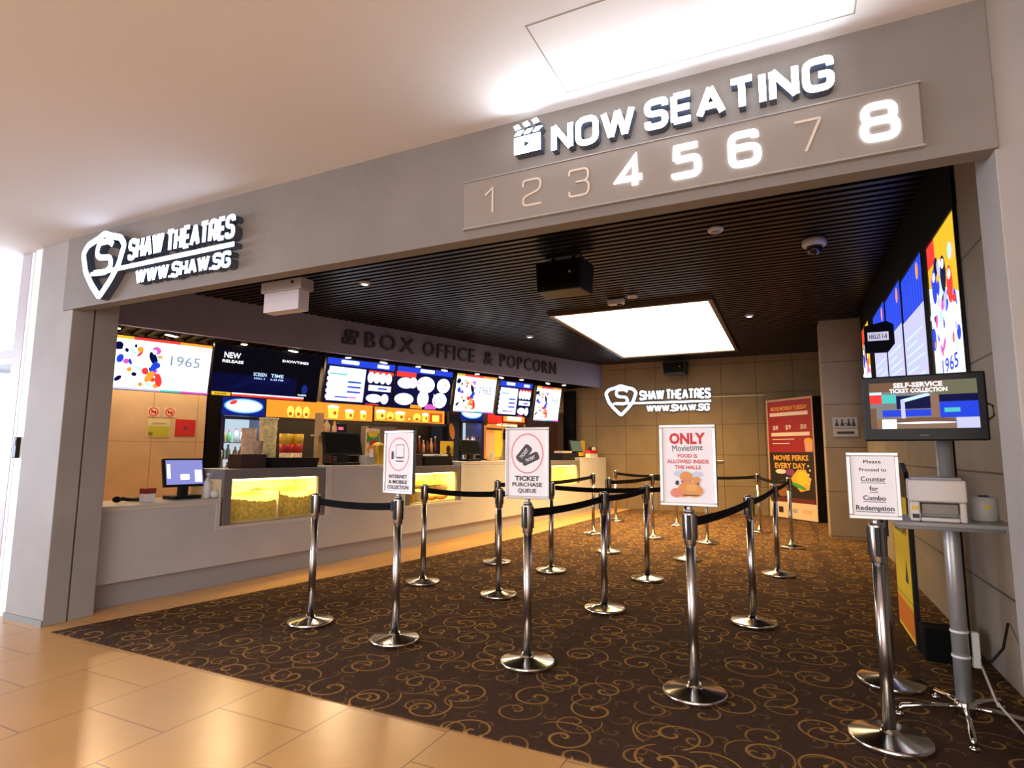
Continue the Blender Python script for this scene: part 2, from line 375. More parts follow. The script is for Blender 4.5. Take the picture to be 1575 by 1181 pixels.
# glazed door left of the opening
fr = mat('door_frame_lilac_grey', (.42, .39, .42), .45)
mb = MB().box(-5.745, 2.58, 0, -5.615, 2.70, 3.0).box(-5.845, 2.60, 0, -5.80, 2.70, 3.0)
struct('trim_2', mb, mat('white_door_jamb', (.86, .88, .90), .5), bevel=.003)
mb = MB().box(-6.0, 2.60, 0, -5.85, 2.70, 3.0).box(-8.2, 2.62, 2.10, -6.0, 2.70, 2.17).box(-8.3, 2.60, 0, -8.2, 2.70, 3.0).box(-8.2, 2.62, 0, -6.0, 2.70, .08)
struct('door_1', mb, fr, bevel=.003)
struct('window_1', MB().box(-8.2, 2.655, 2.17, -6.0, 2.665, 3.0), glow('bright_daylight_pane', (.80, .86, 1.), 6.))
struct('window_2', MB().box(-8.2, 2.655, .08, -6.0, 2.665, 2.10), mat('tinted_door_glass', (.05, .065, .065), .08, spec=.6))
struct('trim_3', MB().box(-8.2, 2.63, 2.06, -6.0, 2.655, 2.10), steel)
t = thing('card_reader', 'small black card reader on the white jamb left of the concrete pier', 'card reader', (-5.70, 2.58, 1.24))
MB().box(-.03, -.03, 0, .03, 0, .17).build('case', black, t, bevel=.006)
MB().box(-.018, -.033, .10, .018, -.03, .15).build('sensor', dgrey, t)

mb = MB().box(-1.66, 13.935, 0, -.50, 13.951, 2.60)
o = struct('door_2', mb, wallm)
struct('trim_4', MB().box(-1.68, 13.925, 2.60, -.48, 13.951, 2.62), mat('brass_trim', (.50, .40, .22), .4, .3))
o = MB().box(-.09, -.05, -.012, .09, -.035, .012).box(-.085, -.036, -.008, -.07, 0, .008).box(.07, -.036, -.008, .085, 0, .008).build('door_handle', silver, bevel=.004); o.location = (-1.46, 13.936, 1.16); tag(o, 'small silver handle on the flush door in the far back wall', 'door handle')
# ------------------------------------------------------------------ illuminated lettering on the fascia
def rounded(pts, r, closed):
    n = len(pts); out = []
    for i in range(n):
        p = Vector(pts[i])
        if not closed and i in (0, n-1): out.append(p); continue
        a = Vector(pts[i-1])-p; b = Vector(pts[(i+1) % n])-p; k = min(r, a.length*.48, b.length*.48)
        if k < 1e-4: out.append(p); continue
        a = p+a.normalized()*k; b = p+b.normalized()*k
        for j in range(6):
            t = j/5; out.append(a*(1-t)**2+p*2*t*(1-t)+b*t*t)
    return out
def stroke(mb, pts, w, y0, y1, closed=False, r=0., mi=0):
    """a bar of width w following a path in (x,z), standing from y1 out to y0"""
    P = rounded(pts, r, closed); n = len(P); L_ = []; R_ = []
    for i in range(n):
        if closed: d0 = (P[i]-P[i-1]).normalized(); d1 = (P[(i+1) % n]-P[i]).normalized()
        else:
            d0 = (P[i]-P[i-1]).normalized() if i else (P[1]-P[0]).normalized()
            d1 = (P[i+1]-P[i]).normalized() if i < n-1 else d0
        t = (d0+d1).normalized() if (d0+d1).length > 1e-3 else d0
        nn = Vector((-t.y, t.x)); k = min(1.8, 1/max(.3, nn.dot(Vector((-d0.y, d0.x)))))
        L_.append(P[i]+nn*w/2*k); R_.append(P[i]-nn*w/2*k)
    vs = []
    for i in range(n):
        for q in (L_[i], R_[i]):
            vs += [(q.x, y0, q.y), (q.x, y1, q.y)]
    fs = []
    for i in range(n if closed else n-1):
        a = 4*i; b = 4*((i+1) % n)
        fs += [(a, a+2, b+2, b), (a, b, b+1, a+1), (a+2, a+3, b+3, b+2), (a+1, b+1, b+3, a+3)]
    if not closed: fs += [(0, 1, 3, 2), (4*n-4, 4*n-2, 4*n-1, 4*n-3)]
    mb.add(vs, fs, mi)
# letter paths (x up to a width, z 0..1): (width, [(points, closed, corner radius)])
GL = {
 'N': (.95, [([(0, 0), (0, 1)], 0, 0), ([(0, 1), (.95, 0)], 0, 0), ([(.95, 0), (.95, 1)], 0, 0)]),
 'O': (.98, [([(0, 0), (0, 1), (.98, 1), (.98, 0)], 1, .32)]),
 'W': (1.5, [([(0, 1), (.38, 0)], 0, 0), ([(.38, 0), (.75, 1)], 0, 0), ([(.75, 1), (1.12, 0)], 0, 0), ([(1.12, 0), (1.5, 1)], 0, 0)]),
 'S': (.88, [([(.88, .78), (.88, 1), (0, 1), (0, .52), (.88, .50), (.88, 0), (0, 0), (0, .22)], 0, .24)]),
 'E': (.78, [([(0, 0), (0, 1)], 0, 0), ([(0, 1), (.78, 1)], 0, 0), ([(0, .5), (.74, .5)], 0, 0), ([(0, 0), (.78, 0)], 0, 0)]),
 'A': (1.05, [([(0, 0), (.52, 1)], 0, 0), ([(.52, 1), (1.05, 0)], 0, 0), ([(.2, .3), (.85, .3)], 0, 0)]),
 'T': (.92, [([(0, 1), (.92, 1)], 0, 0), ([(.46, 0), (.46, 1)], 0, 0)]),
 'I': (.0, [([(0, 0), (0, 1)], 0, 0)]),
 'G': (.98, [([(.98, .76), (.98, 1), (0, 1), (0, 0), (.98, 0), (.98, .48), (.52, .48)], 0, .3)]),
 'H': (.9, [([(0, 0), (0, 1)], 0, 0), ([(.9, 0), (.9, 1)], 0, 0), ([(0, .5), (.9, .5)], 0, 0)]),
 'R': (.85, [([(0, 0), (0, 1), (.85, 1), (.85, .45), (0, .45)], 0, .2), ([(.5, .45), (.88, 0)], 0, 0)]),
 '.': (.02, [([(0, -.05), (0, .1)], 0, 0)]),
 '1': (.32, [([(0, .74), (.32, 1), (.32, 0)], 0, 0)]),
 '2': (.72, [([(0, .74), (0, 1), (.72, 1), (.72, .56), (0, .34), (0, 0), (.74, 0)], 0, .22)]),
 '3': (.72, [([(0, .80), (0, 1), (.72, 1), (.72, .53), (.25, .53)], 0, .2), ([(.25, .53), (.74, .53), (.74, 0), (0, 0), (0, .2)], 0, .22)]),
 '4': (.82, [([(.6, 0), (.6, 1), (0, .26), (.84, .26)], 0, 0)]),
 '5': (.76, [([(.76, 1), (.08, 1), (.06, .57)], 0, 0), ([(.06, .57), (.76, .59), (.76, 0), (0, 0), (0, .10)], 0, .2)]),
 '6': (.78, [([(.72, .82), (.72, 1), (0, 1), (0, 0), (.78, 0), (.78, .56), (.02, .56)], 0, .24)]),
 '7': (.72, [([(0, 1), (.72, 1), (.28, 0)], 0, .03)]),
 '8': (.80, [([(.04, .53), (.04, 1), (.76, 1), (.76, .53)], 1, .22), ([(0, 0), (0, .53), (.80, .53), (.80, 0)], 1, .24)]),
}
def led_glyph(name, ch, x, z, h, w, parent, face, side, depth=.05, sx=1., y=0.):
    mb = MB(); mb2 = MB()
    for i_, (pts, cl, r) in enumerate(GL[ch][1]):
        y -= .0005*(i_ > 0); q = [(x+a*h*sx, z+b*h) for a, b in pts]
        stroke(mb, q, w, y-depth-.004, y-depth, bool(cl), r*h)
        stroke(mb2, q, w*.98, y-depth, y-.001, bool(cl), r*h)
    o = mb2.build(name, side, parent); mb.build('lit_face', face, o)
    return o
ledside = mat('letter_return_blue_grey', (.06, .08, .13), .4)
t = thing('illuminated_sign', 'white lit NOW SEATING letters with a clapperboard emblem on the concrete fascia', 'sign', (0, 2.55, 0))
h = .118; x = -.975; wst = .026
seq = 'NOW SEATING'; tot = sum(.36 if c == ' ' else GL[c][0]+.44 for c in seq)-.44; sx = (1.185/h)/tot
for ch in seq:
    if ch == ' ': x += .36*h*sx; continue
    led_glyph('letter', ch, x, 2.766, h, wst, t, g_white, ledside, sx=sx); x += (GL[ch][0]+.44)*h*sx
mb = MB(); mb2 = MB()
for M_, y0, y1 in ((mb, -.058, -.054), (mb2, -.054, -.001)):
    M_.prism([(-1.185, 2.785), (-1.045, 2.785), (-1.045, 2.872), (-1.185, 2.872)], y0, y1)
    for k in range(3): M_.prism([(-1.185+k*.05, 2.885), (-1.155+k*.05, 2.885), (-1.135+k*.05, 2.905), (-1.165+k*.05, 2.905)], y0, y1)
    for k in range(3): M_.prism([(-1.18+k*.05, 2.915+k*.006), (-1.15+k*.05, 2.919+k*.006), (-1.165+k*.05, 2.942+k*.006), (-1.19+k*.05, 2.936+k*.006)], y0, y1)
e = mb2.build('clapperboard', ledside, t); mb.build('lit_face', g_white, e)
MB().prism([(-1.131, 2.812), (-1.131, 2.846), (-1.100, 2.829)], -.060, -.058).build('play_mark', ledside, e)
# the hall-number panel below it
t = thing('hall_number_panel', 'long grey panel of hall numbers one to eight under the NOW SEATING letters', 'sign', (0, 2.55, 0))
MB().box(-1.495, -.022, 2.464, .503, -.001, 2.712).build('panel', mat('satin_grey_panel', (.275, .245, .222), .32, spec=.5), t, bevel=.003)
MB().box(-1.500, -.026, 2.456, .508, -.001, 2.464).box(-1.500, -.026, 2.712, .508, -.001, 2.718).build('panel_rim', concrete, t)
unlit = mat('unlit_number', (.66, .58, .50), .4)
for ch, cx in zip('12345678', [x*1.018 for x in (-1.32, -1.084, -.844, -.603, -.355, -.119, .118, .361)]):
    lit = ch in '4568'; wd = GL[ch][0]*.131; zz = 2.523
    mb = MB()
    for i_, (pts, cl, r) in enumerate(GL[ch][1]): stroke(mb, [(cx-wd/2+a*.131, zz+b*.131) for a, b in pts], .027 if lit else .010, -.027-.0006*i_, -.0222, bool(cl), r*.131)
    mb.build('lit_number' if lit else 'unlit_number', g_num if lit else unlit, t)
# shield signs
def shield_sign(label, loc, k, lit, side, depth):
    t = thing('illuminated_sign', label, 'sign', loc)
    SH = [(a_, -.08+(b_+.08)*.88) for a_, b_ in [(0, .39), (.06, .47), (.20, .51), (.29, .55), (.38, .51), (.52, .47), (.58, .39), (.52, .20), (.42, .06), (.29, -.08), (.16, .06), (.06, .20)]]
    a = MB(); b = MB()
    def st(pts, w, cl=False, r=.0):
        q = [(x*k, z*k) for x, z in pts]; stroke(a, q, w*k, -depth-.004, -depth, cl, r*k); stroke(b, q, w*.97*k, -depth, -.001, cl, r*k)
    st(SH, .055, True, .03)
    st([(.42, .36), (.36, .40), (.22, .40), (.20, .31), (.24, .27), (.40, .25), (.42, .17), (.36, .13), (.18, .14)], .05, False, .05)
    st([(.14, .135), (.60, .135), (1.9, .135)], .035)
    e = b.build('shield_emblem', side, t); a.build('lit_face', lit, e)
    def row(word, x0, x1, z, h, w):
        tot = sum(.4 if c == ' ' else GL[c][0]+.42 for c in word)-.42; sx = (x1-x0)/h/tot; x = x0
        for c in word:
            if c == ' ': x += .4*h*sx; continue
            led_glyph('letter', c, x*k, z*k, h*k, w*k, t, lit, side, depth, sx); x += (GL[c][0]+.42)*h*sx
    row('SHAW THEATRES', .66, 1.88, .20, .15, .034)
    row('WWW.SHAW.SG', .78, 1.86, -.02, .10, .026)
    return t
shield_sign('white lit shield and lettering sign at the left end of the concrete fascia', (-4.86, 2.55, 2.51), .885, g_logo, ledside, .06)
shield_sign('white lit shield and lettering sign on the far back wall', (-4.07, 13.95, 2.34), 1.30, g_logo, ledside, .06)

# raised unlit lettering on the soffit over the counter
def raised_text(text, x0, x1, z, h, y, depth, m, parent, name, bold=.0):
    vs, fs, tw = glyphs(text, bold); sx = (x1-x0)/tw; mb = MB()
    n = len(vs); q = [(x0+x*sx, z+yy*h) for x, yy in vs]
    mb.add([(x, y-depth, zz) for x, zz in q], fs)
    ed = {}
    for f in fs:
        for i in range(len(f)):
            a, b = f[i], f[(i+1) % len(f)]
            if (b, a) in ed: del ed[(b, a)]
            else: ed[(a, b)] = 1
    for a, b in ed: mb.add([(q[a][0], y-depth, q[a][1]), (q[b][0], y-depth, q[b][1]), (q[b][0], y-.001, q[b][1]), (q[a][0], y-.001, q[a][1])], [(0, 3, 2, 1)])
    return mb.build(name, m, parent)
t = thing('raised_letter_sign', 'unlit dark BOX OFFICE & POPCORN letters on the grey soffit over the counter', 'sign', SP, SA)
lm = mat('dark_letter', (.045, .040, .042), .35)
w0 = -6.72; spans = [('BOX', -6.72, -5.72), ('OFFICE', -5.52, -4.28), ('&', -4.02, -3.78), ('POPCORN', -3.58, -1.86)]
for wd, a, b in spans:
    cur = a; tot = glyphs(wd, 0.)[2]
    ws = [glyphs(c, 0.)[2] for c in wd]; gap = (1.25 if False else .28); f = (b-a)/(sum(ws)+gap*(len(wd)-1))
    for c, ww in zip(wd, ws):
        raised_text(c, cur, cur+ww*f, 3.09, .29, 0, .045, lm, t, 'letter'); cur += (ww+gap)*f
mb = MB()
for k in range(2):
    c_ = (-7.02+.05*k, 3.15+.13*k)
    stroke(mb, [(c_[0]-.11, c_[1]-.04), (c_[0]+.11, c_[1]-.04), (c_[0]+.11, c_[1]+.05), (c_[0]-.11, c_[1]+.05)], .028, -.045, -.001, True, .02)
    stroke(mb, [(c_[0]-.04, c_[1]-.03), (c_[0]+.03, c_[1]+.04)], .022, -.045, -.001)
mb.build('ticket_emblem', lm, t)
# ------------------------------------------------------------------ overhead fixtures
t = thing('ceiling_light_panel', 'large square glowing light panel set in the black slatted ceiling', 'ceiling light', ((PX0+PX1)/2, (PY0+PY1)/2, 3.44))
hx, hy = (PX1-PX0)/2, (PY1-PY0)/2
mb = MB()
for a in ((-hx, -hy, hx, -hy+.06), (-hx, hy-.06, hx, hy), (-hx, -hy+.06, -hx+.06, hy-.06), (hx-.06, -hy+.06, hx, hy-.06)): mb.box(a[0], a[1], 0, a[2], a[3], .13)
mb.build('frame', mat('bronze_trim', (.16, .10, .05), .4, .5), t)
MB().box(-hx+.06, -hy+.06, .02, hx-.06, hy-.06, .05).build('diffuser', g_ceil, t)
l = bpy.data.lights.new('panel_lamp', 'AREA'); l.shape = 'RECTANGLE'; l.size = 2*hx-.2; l.size_y = 2*hy-.2; l.energy = 420; l.color = (1, .62, .19); l.spread = math.radians(125)
o = bpy.data.objects.new('panel_lamp', l); C.objects.link(o); o.parent = t; o.location = (0, 0, .015)
def ceiling_disc(name, label, cat, x, y, z, r, lit=None, group=None, power=0):
    t = thing(name, label, cat, (x, y, z), 0, group)
    MB().lathe([(r*.8, -.035), (r, -.02), (r, 0)], 20).build('housing', white, t)
    MB().lathe([(.001, -.040), (r*.55, -.040), (r*.6, -.035)], 16).build('lens', lit or grey, t)
    if power:
        l = bpy.data.lights.new('downlight', 'SPOT'); l.energy = power; l.color = (1, .74, .45); l.spot_size = 2.1; l.spot_blend = .8; l.shadow_soft_size = .04
        o = bpy.data.objects.new('downlight', l); C.objects.link(o); o.parent = t; o.location = (0, 0, -.05)
    return t
ceiling_disc('downlight', 'round white downlight in the slatted ceiling nearest the hanging white box', 'downlight', -4.88, 5.78, 3.49, .07, g_scr, power=150)
ceiling_disc('downlight', 'small round downlight in the ceiling between the soffit lettering and the glowing panel', 'downlight', -4.32, 9.8, 3.49, .07, g_scr, power=150)
ceiling_disc('downlight', 'small round downlight in the ceiling right of the glowing panel', 'downlight', -.50, 9.70, 3.49, .065, g_scr, power=60)
ceiling_disc('smoke_detector', 'white smoke detector nearest the fascia on the slatted ceiling', 'smoke detector', -.57, 5.78, 3.49, .075)
ceiling_disc('smoke_detector', 'pinkish white detector at the near edge of the glowing panel', 'smoke detector', -1.90, 7.85, 3.49, .07)
t = thing('projector_sensor', 'pale sensor box beside the detector at the near edge of the glowing panel', 'sensor', (-2.16, 7.95, 3.49))
MB().box(-.12, -.05, -.08, .12, .05, 0).build('housing', white, t, bevel=.02); MB().lathe([(.03, -.095), (.04, -.08)], 12, (.05, 0, 0)).build('lens', black, t)
t = thing('dome_camera', 'white dome security camera on the slatted ceiling at the right', 'camera', (.31, 6.53, 3.49))
MB().lathe([(.095, -.07), (.115, -.05), (.115, 0)], 24).build('base', white, t)
MB().lathe([(.001, -.155), (.04, -.148), (.068, -.12), (.08, -.07)], 20).build('dome', mat('smoked_dome', (.02, .02, .025), .06, spec=.7), t)
def speaker(label, x0, x1, y0, y1, z0, z1, ztop, back=False):
    t = thing('loudspeaker', label, 'loudspeaker', ((x0+x1)/2, (y0+y1)/2, z0)); w, d, h = (x1-x0)/2, (y1-y0)/2, z1-z0
    mb = MB(); vs = []
    for z, a in ((0, .92), (h, 1.)):
        vs += [(-w*.9*a, -d, z), (w*.9*a, -d, z), (w*a, d, z), (-w*a, d, z)]
    mb.add(vs, [(3, 2, 1, 0), (4, 5, 6, 7), (0, 1, 5, 4), (1, 2, 6, 5), (2, 3, 7, 6), (3, 0, 4, 7)]); mb.build('cabinet', black, t, bevel=.012)
    MB().box(-w*.78, -d-.012, .04, w*.78, -d+.01, h-.04).build('grille', matblack, t, bevel=.01)
    MB().ball((w*.45, -d-.014, h*.55), .012, 8).build('status_lamp', white, t)
    if back: MB().box(-.05, d-.01, h*.3, .05, d+.14, h*.7).build('bracket', black, t)
    else: MB().rod((-.12, 0, h-.01), (-.12, 0, ztop-z0), .02).rod((.12, 0, h-.01), (.12, 0, ztop-z0), .02).box(-.2, -.06, ztop-z0-.02, .2, .06, ztop-z0).build('bracket', black, t)
speaker('black loudspeaker hung from the slatted ceiling near the fascia', -2.50, -1.90, 5.75, 6.1, 3.06, 3.40, 3.49)
speaker('black loudspeaker high on the far back wall', -2.62, -2.05, 13.45, 13.80, 3.12, 3.42, 3.49, True)
t = thing('hanging_box_sign', 'blank white box sign hung under the fascia over the counter end', 'sign', (-3.24, 3.0, 2.30))
MB().box(-.175, -.05, 0, .165, .05, .145).build('sign_body', mat('box_sign_white', (.60, .55, .58), .5), t, bevel=.004)
MB().box(-.20, -.06, .145, .195, .06, .225).build('top_housing', mat('box_sign_grey', (.36, .33, .33), .5), t, bevel=.006)
MB().rod((-.15, 0, .22), (-.15, 0, 1.19), .006).rod((.15, 0, .22), (.15, 0, 1.19), .006).build('hanger', dgrey, t)
MB().lathe([(.001, 0), (.010, 0), (.010, .008)], 10, M=Matrix.Translation((.11, -.06, .195)) @ Matrix.Rotation(PI/2, 4, 'X')).build('test_button', black, t)
# spotlights under the soffit: small round ones and bar ones, warm, aimed at the counter
def spot_lamp(parent, aim, power):
    l = bpy.data.lights.new('spot', 'SPOT'); l.energy = power; l.color = (1, .70, .38); l.spot_size = 1.9; l.spot_blend = .6; l.shadow_soft_size = .05
    o = bpy.data.objects.new('spot', l); C.objects.link(o); o.parent = parent; o.location = (0, 0, -.06)
    o.rotation_euler = Vector(aim).to_track_quat('-Z', 'Y').to_euler()
n = 0
for s, off in ((-10.25, .13), (-8.64, .13), (-6.94, .13), (-5.51, .13), (-4.07, .13), (-2.8, .13), (-1.4, .13)):
    n += 1
    t = thing('spotlight', ['round spotlight under the soffit above the leftmost menu screen', 'round spotlight under the soffit above the dark menu screen', 'round spotlight under the soffit above the blue and white price screen',
        'round spotlight under the soffit above the food-picture price screen', 'round spotlight under the soffit above the fifth menu screen', 'round spotlight under the soffit above the sixth menu screen',
        'round spotlight under the soffit above the last menu screen'][n-1], 'spotlight', K(s, off, 2.945), SA)
    MB().lathe([(.045, -.05), (.055, -.045), (.055, 0)], 18).build('housing', dgrey, t)
    MB().lathe([(.001, -.056), (.044, -.054), (.046, -.05)], 16).build('lamp_face', g_warm, t)
    spot_lamp(t, (0, -.7, -1), 200)
n = 0
for s, off in ((-9.61, .135), (-7.89, .135), (-6.25, .135), (-4.9, .135), (-3.4, .135), (-1.95, .135)):
    n += 1
    t = thing('track_spotlight', ['first bar-shaped spotlight from the left under the soffit', 'second bar-shaped spotlight from the left under the soffit', 'third bar-shaped spotlight from the left under the soffit',
        'fourth bar-shaped spotlight from the left under the soffit', 'fifth bar-shaped spotlight from the left under the soffit', 'rightmost bar-shaped spotlight under the soffit'][n-1], 'spotlight', K(s, off, 2.945), SA)
    M_ = Matrix.Translation((0, 0, -.035)) @ Matrix.Rotation(.5, 4, 'Z')
    MB().box(-.09, -.03, -.02, .09, .03, .035, M=M_).build('housing', dgrey, t, bevel=.006)
    MB().box(-.085, -.026, -.027, -.004, .026, -.019, M=M_).box(.004, -.026, -.027, .085, .026, -.019, M=M_).build('lamp_face', g_warm, t)

# ------------------------------------------------------------------ menu screens over the counter
def screen_thing(label, loc, rz, tilt, w, h, art, name='menu_screen', group=None, depth=.07):
    """loc = bottom centre of the front; art(g, w, h) draws with the origin at the lower left corner"""
    t = thing(name, label, 'screen', loc, rz, group)
    t.rotation_euler = (tilt, 0, rz)
    MB().box(-w/2, .004, 0, w/2, depth, h).build('housing', black, t, bevel=.006)
    mb = MB(); b = .014
    for a in ((-w/2, 0, w/2, b), (-w/2, h-b, w/2, h), (-w/2, b, -w/2+b, h-b), (w/2-b, b, w/2, h-b)): mb.box(a[0], -.006, a[1], a[2], .004, a[3])
    mb.build('bezel', black, t)
    g = Gfx(.0035); art(g, -w/2, w, h); g.build('display', t)
    return t
def art_poster(g, x, w, h):
    R = random.Random(3)
    g.rect(x+.01, .01, x+w-.01, h-.01, g_scr)
    g.rect(x+.01, h*.93, x+w*.2, h-.01, g_yellow).rect(x+w*.2, h*.93, x+w*.65, h-.01, g_red).rect(x+w*.65, h*.93, x+w-.01, h-.01, g_orange)
    for i in range(34):
        cx = x+w*(.05+.42*R.random()); cz = h*(.1+.78*R.random())
        g.ell(cx, cz, w*R.uniform(.015, .05), h*R.uniform(.02, .07), R.choice([g_red, g_mag, g_pale, g_blue, g_orange, g_scr, g_navy, g_red]), 10, R.uniform(0, 3))
    g.ell(x+w*.40, h*.62, w*.035, h*.13, g_navy, 14, .4).ell(x+w*.41, h*.45, w*.03, h*.13, g_blue, 14, -.3).ell(x+w*.38, h*.28, w*.035, h*.12, g_orange, 14, -.5).ell(x+w*.47, h*.22, w*.035, h*.12, g_red, 14, .2)
    g.ell(x+w*.405, h*.74, w*.022, h*.045, g_scr, 12)
    g.rect(x+.01, .01, x+w*.5, h*.05, g_lilac).rect(x+w*.5, .01, x+w*.7, h*.05, g_teal).rect(x+w*.7, .01, x+w-.01, h*.05, g_mag)
    g.text('1965', x+w*.72, h*.62, h*.2, glow('screen_steel_blue', (.25, .42, .62), .8), w*.3, 0.)
def art_dark(g, x, w, h):
    g.rect(x+.01, .01, x+w-.01, h-.01, g_black)
    g.rect(x+.01, h*.08, x+w*.78, h*.45, glow('screen_ink_blue', (.003, .004, .05), .7))
    g.ell(x+w*.3, h*.3, w*.14, h*.06, g_navy, 16, .5).ell(x+w*.55, h*.38, w*.18, h*.09, g_navy, 16, .1).ell(x+w*.86, h*.25, w*.03, h*.10, glow('screen_deep_blue', (.01, .03, .3), .9), 12)
    g.text('NEW', x+w*.16, h*.80, h*.11, g_scr, w*.14).text('RELEASE', x+w*.17, h*.68, h*.055, g_scr, w*.18)
    g.text('SHOWTIMES', x+w*.74, h*.80, h*.05, g_scr, w*.26)
    g.text('SCREEN', x+w*.42, h*.48, h*.07, g_pale, w*.12).text('TIME', x+w*.58, h*.48, h*.07, g_pale, w*.12).text('5.30 PM', x+w*.58, h*.40, h*.035, g_pale, w*.12).text('HALL 4', x+w*.42, h*.40, h*.035, g_pale, w*.10)
    g.rect(x+w*.02, .012, x+w*.18, h*.085, g_yellow).rect(x+w*.19, .012, x+w*.86, h*.06, g_red).rect(x+w*.19, h*.06, x+w*.86, h*.085, g_scr)
    g.text('NOW', x+w*.10, h*.05, h*.04, g_black, w*.10).text('TICKETS', x+w*.84, h*.13, h*.03, g_scr, w*.09)
def art_prices(g, x, w, h):
    g.rect(x+.01, .01, x+w-.01, h-.01, g_navy).rect(x+.01, h*.84, x+w-.01, h-.01, g_blue)
    g.rrect(x+w*.2, h*.88, x+w*.45, h*.96, h*.02, g_scr).rrect(x+w*.72, h*.87, x+w*.9, h*.95, h*.02, g_scr)
    g.rect(x+w*.05, h*.06, x+w*.56, h*.80, g_scr)
    for k in range(5): g.ell(x+w*.05, h*(.14+.13*k), w*.02, h*.05, g_scr, 10)
    g.rect(x+w*.06, h*.63, x+w*.3, h*.66, g_teal)
    for k in range(3): g.rect(x+w*.32, h*(.47-.11*k), x+w*.51, h*(.51-.11*k), g_blue)
    g.rect(x+w*.16, h*.13, x+w*.33, h*.16, g_blue).rect(x+w*.33, h*.13, x+w*.46, h*.16, g_mag)
    g.rect(x+w*.6, h*.72, x+w*.98, h*.8, g_red)
    for k in range(4): g.ell(x+w*(.64+.09*k), h*.64, w*.05, h*.13, g_scr, 14)
    g.rect(x+w*.62, h*.34, x+w*.96, h*.47, g_scr).rect(x+w*.76, h*.38, x+w*.9, h*.42, g_blue)
    g.ell(x+w*.72, h*.17, w*.12, h*.10, g_scr, 14).ell(x+w*.88, h*.17, w*.06, h*.12, g_scr, 14).rect(x+w*.6, .012, x+w*.8, h*.04, g_red)
def art_food(g, x, w, h):
    g.rect(x+.01, .01, x+w-.01, h-.01, g_navy).rect(x+.01, h*.86, x+w-.01, h-.01, g_blue).rrect(x+w*.4, h*.89, x+w*.65, h*.97, h*.02, g_scr)
    g.rect(x+.01, h*.74, x+w*.34, h*.86, g_red).rect(x+w*.3, .012, x+w*.5, h*.1, g_orange).rect(x+w*.55, .012, x+w*.75, h*.14, g_mag)
    for a in ((.18, .60, .14, .13), (.30, .62, .07, .13), (.18, .22, .16, .14), (.52, .60, .16, .20), (.5, .26, .10, .20), (.84, .62, .12, .18), (.80, .25, .13, .19)):
        g.ell(x+w*a[0], h*a[1], w*a[2], h*a[3], g_scr, 18)
    R = random.Random(5)
    for i in range(14): g.ell(x+w*R.uniform(.1, .9), h*R.uniform(.15, .7), w*.012, h*.03, R.choice([g_pale, g_lilac, g_orange, g_mag]), 8)
def art_poster2(g, x, w, h): art_poster(g, x, w, h)
TILT = math.radians(10)
for lab, s0, s1, z0, z1, art in (
    ('leftmost menu screen, white with colourful figures and 1965 in blue', -10.27, -9.03, 2.115, 2.855, art_poster),
    ('dark navy menu screen with small white lettering, second from the left', -9.02, -7.36, 2.12, 2.90, art_dark),
    ('price screen with blue header and white list, left of the food-picture screen', -7.27, -5.93, 2.13, 2.91, art_prices),
    ('price screen with blue header and white food pictures above the yellow menu boards', -5.91, -4.60, 2.12, 2.91, art_food),
    ('white film poster screen above the second blue fridge', -4.52, -3.42, 2.12, 2.91, art_poster2),
    ('narrow price screen with blue lines above the popcorn machine', -3.34, -2.33, 2.10, 2.87, art_prices),
    ('white film poster screen farthest along the soffit', -2.22, -1.36, 2.04, 2.85, art_poster2)):
    t = screen_thing(lab, K((s0+s1)/2, .36, z0), SA, TILT, s1-s0, z1-z0, art, group='menu screens under the soffit')
    hh = z1-z0
    MB().box(-.02, .07, hh*.6, .02, .10, hh*.6+.04).rod((0, .09, hh*.6), (0, .09-.03, 2.99-z0), .014).build('hanger', black, t)

# ------------------------------------------------------------------ framed displays along the right wall
def art_r1(g, x, w, h):
    R = random.Random(11)
    g.rect(x+.01, .01, x+w-.01, h-.01, g_scr).rect(x+.01, h*.42, x+w-.01, h-.01, g_yellow).rect(x+.01, h*.84, x+w*.3, h-.01, g_red)
    g.poly([(x+.01, h*.3), (x+w-.01, h*.3), (x+w-.01, h*.52), (x+w*.6, h*.62), (x+.01, h*.72)], g_scr)
    for i in range(40):
        g.ell(x+w*R.uniform(.08, .92), h*R.uniform(.24, .80), w*R.uniform(.03, .09), h*R.uniform(.02, .06), R.choice([g_red, g_blue, g_pale, g_mag, g_navy, g_orange, g_scr, g_lilac]), 10, R.uniform(0, 3))
    for a in ((.3, .68, g_blue), (.62, .70, g_navy), (.8, .60, g_red)): g.ell(x+w*a[0], h*a[1], w*.09, h*.11, a[2], 14).ell(x+w*a[0], h*(a[1]+.06), w*.05, h*.03, g_scr, 12)
    g.text('1965', x+w*.62, h*.17, h*.085, g_blue, w*.5)
    g.rect(x+w*.15, h*.085, x+w*.7, h*.095, g_lilac).rect(x+w*.15, h*.05, x+w*.8, h*.06, g_lilac)
def art_r2(g, x, w, h):
    g.rect(x+.01, .01, x+w-.01, h-.01, g_blue)
    for k in range(9): g.rect(x+w*(.04+.11*k), .62*h, x+w*(.065+.11*k), h-.012, glow('screen_mid_blue', (.03, .10, .95), 1.3))
    g.rect(x+.01, .01, x+w-.01, h*.66, g_lilac)
    for k in range(8): g.rect(x+w*.1, h*(.08+.06*k), x+w*(.86 if k % 3 else .6), h*(.095+.06*k), g_pale)
    g.ell(x+w*.8, h*.9, w*.05, h*.06, g_orange, 14)
def art_r3(g, x, w, h): art_r1(g, x, w, h)
rfr = MB()
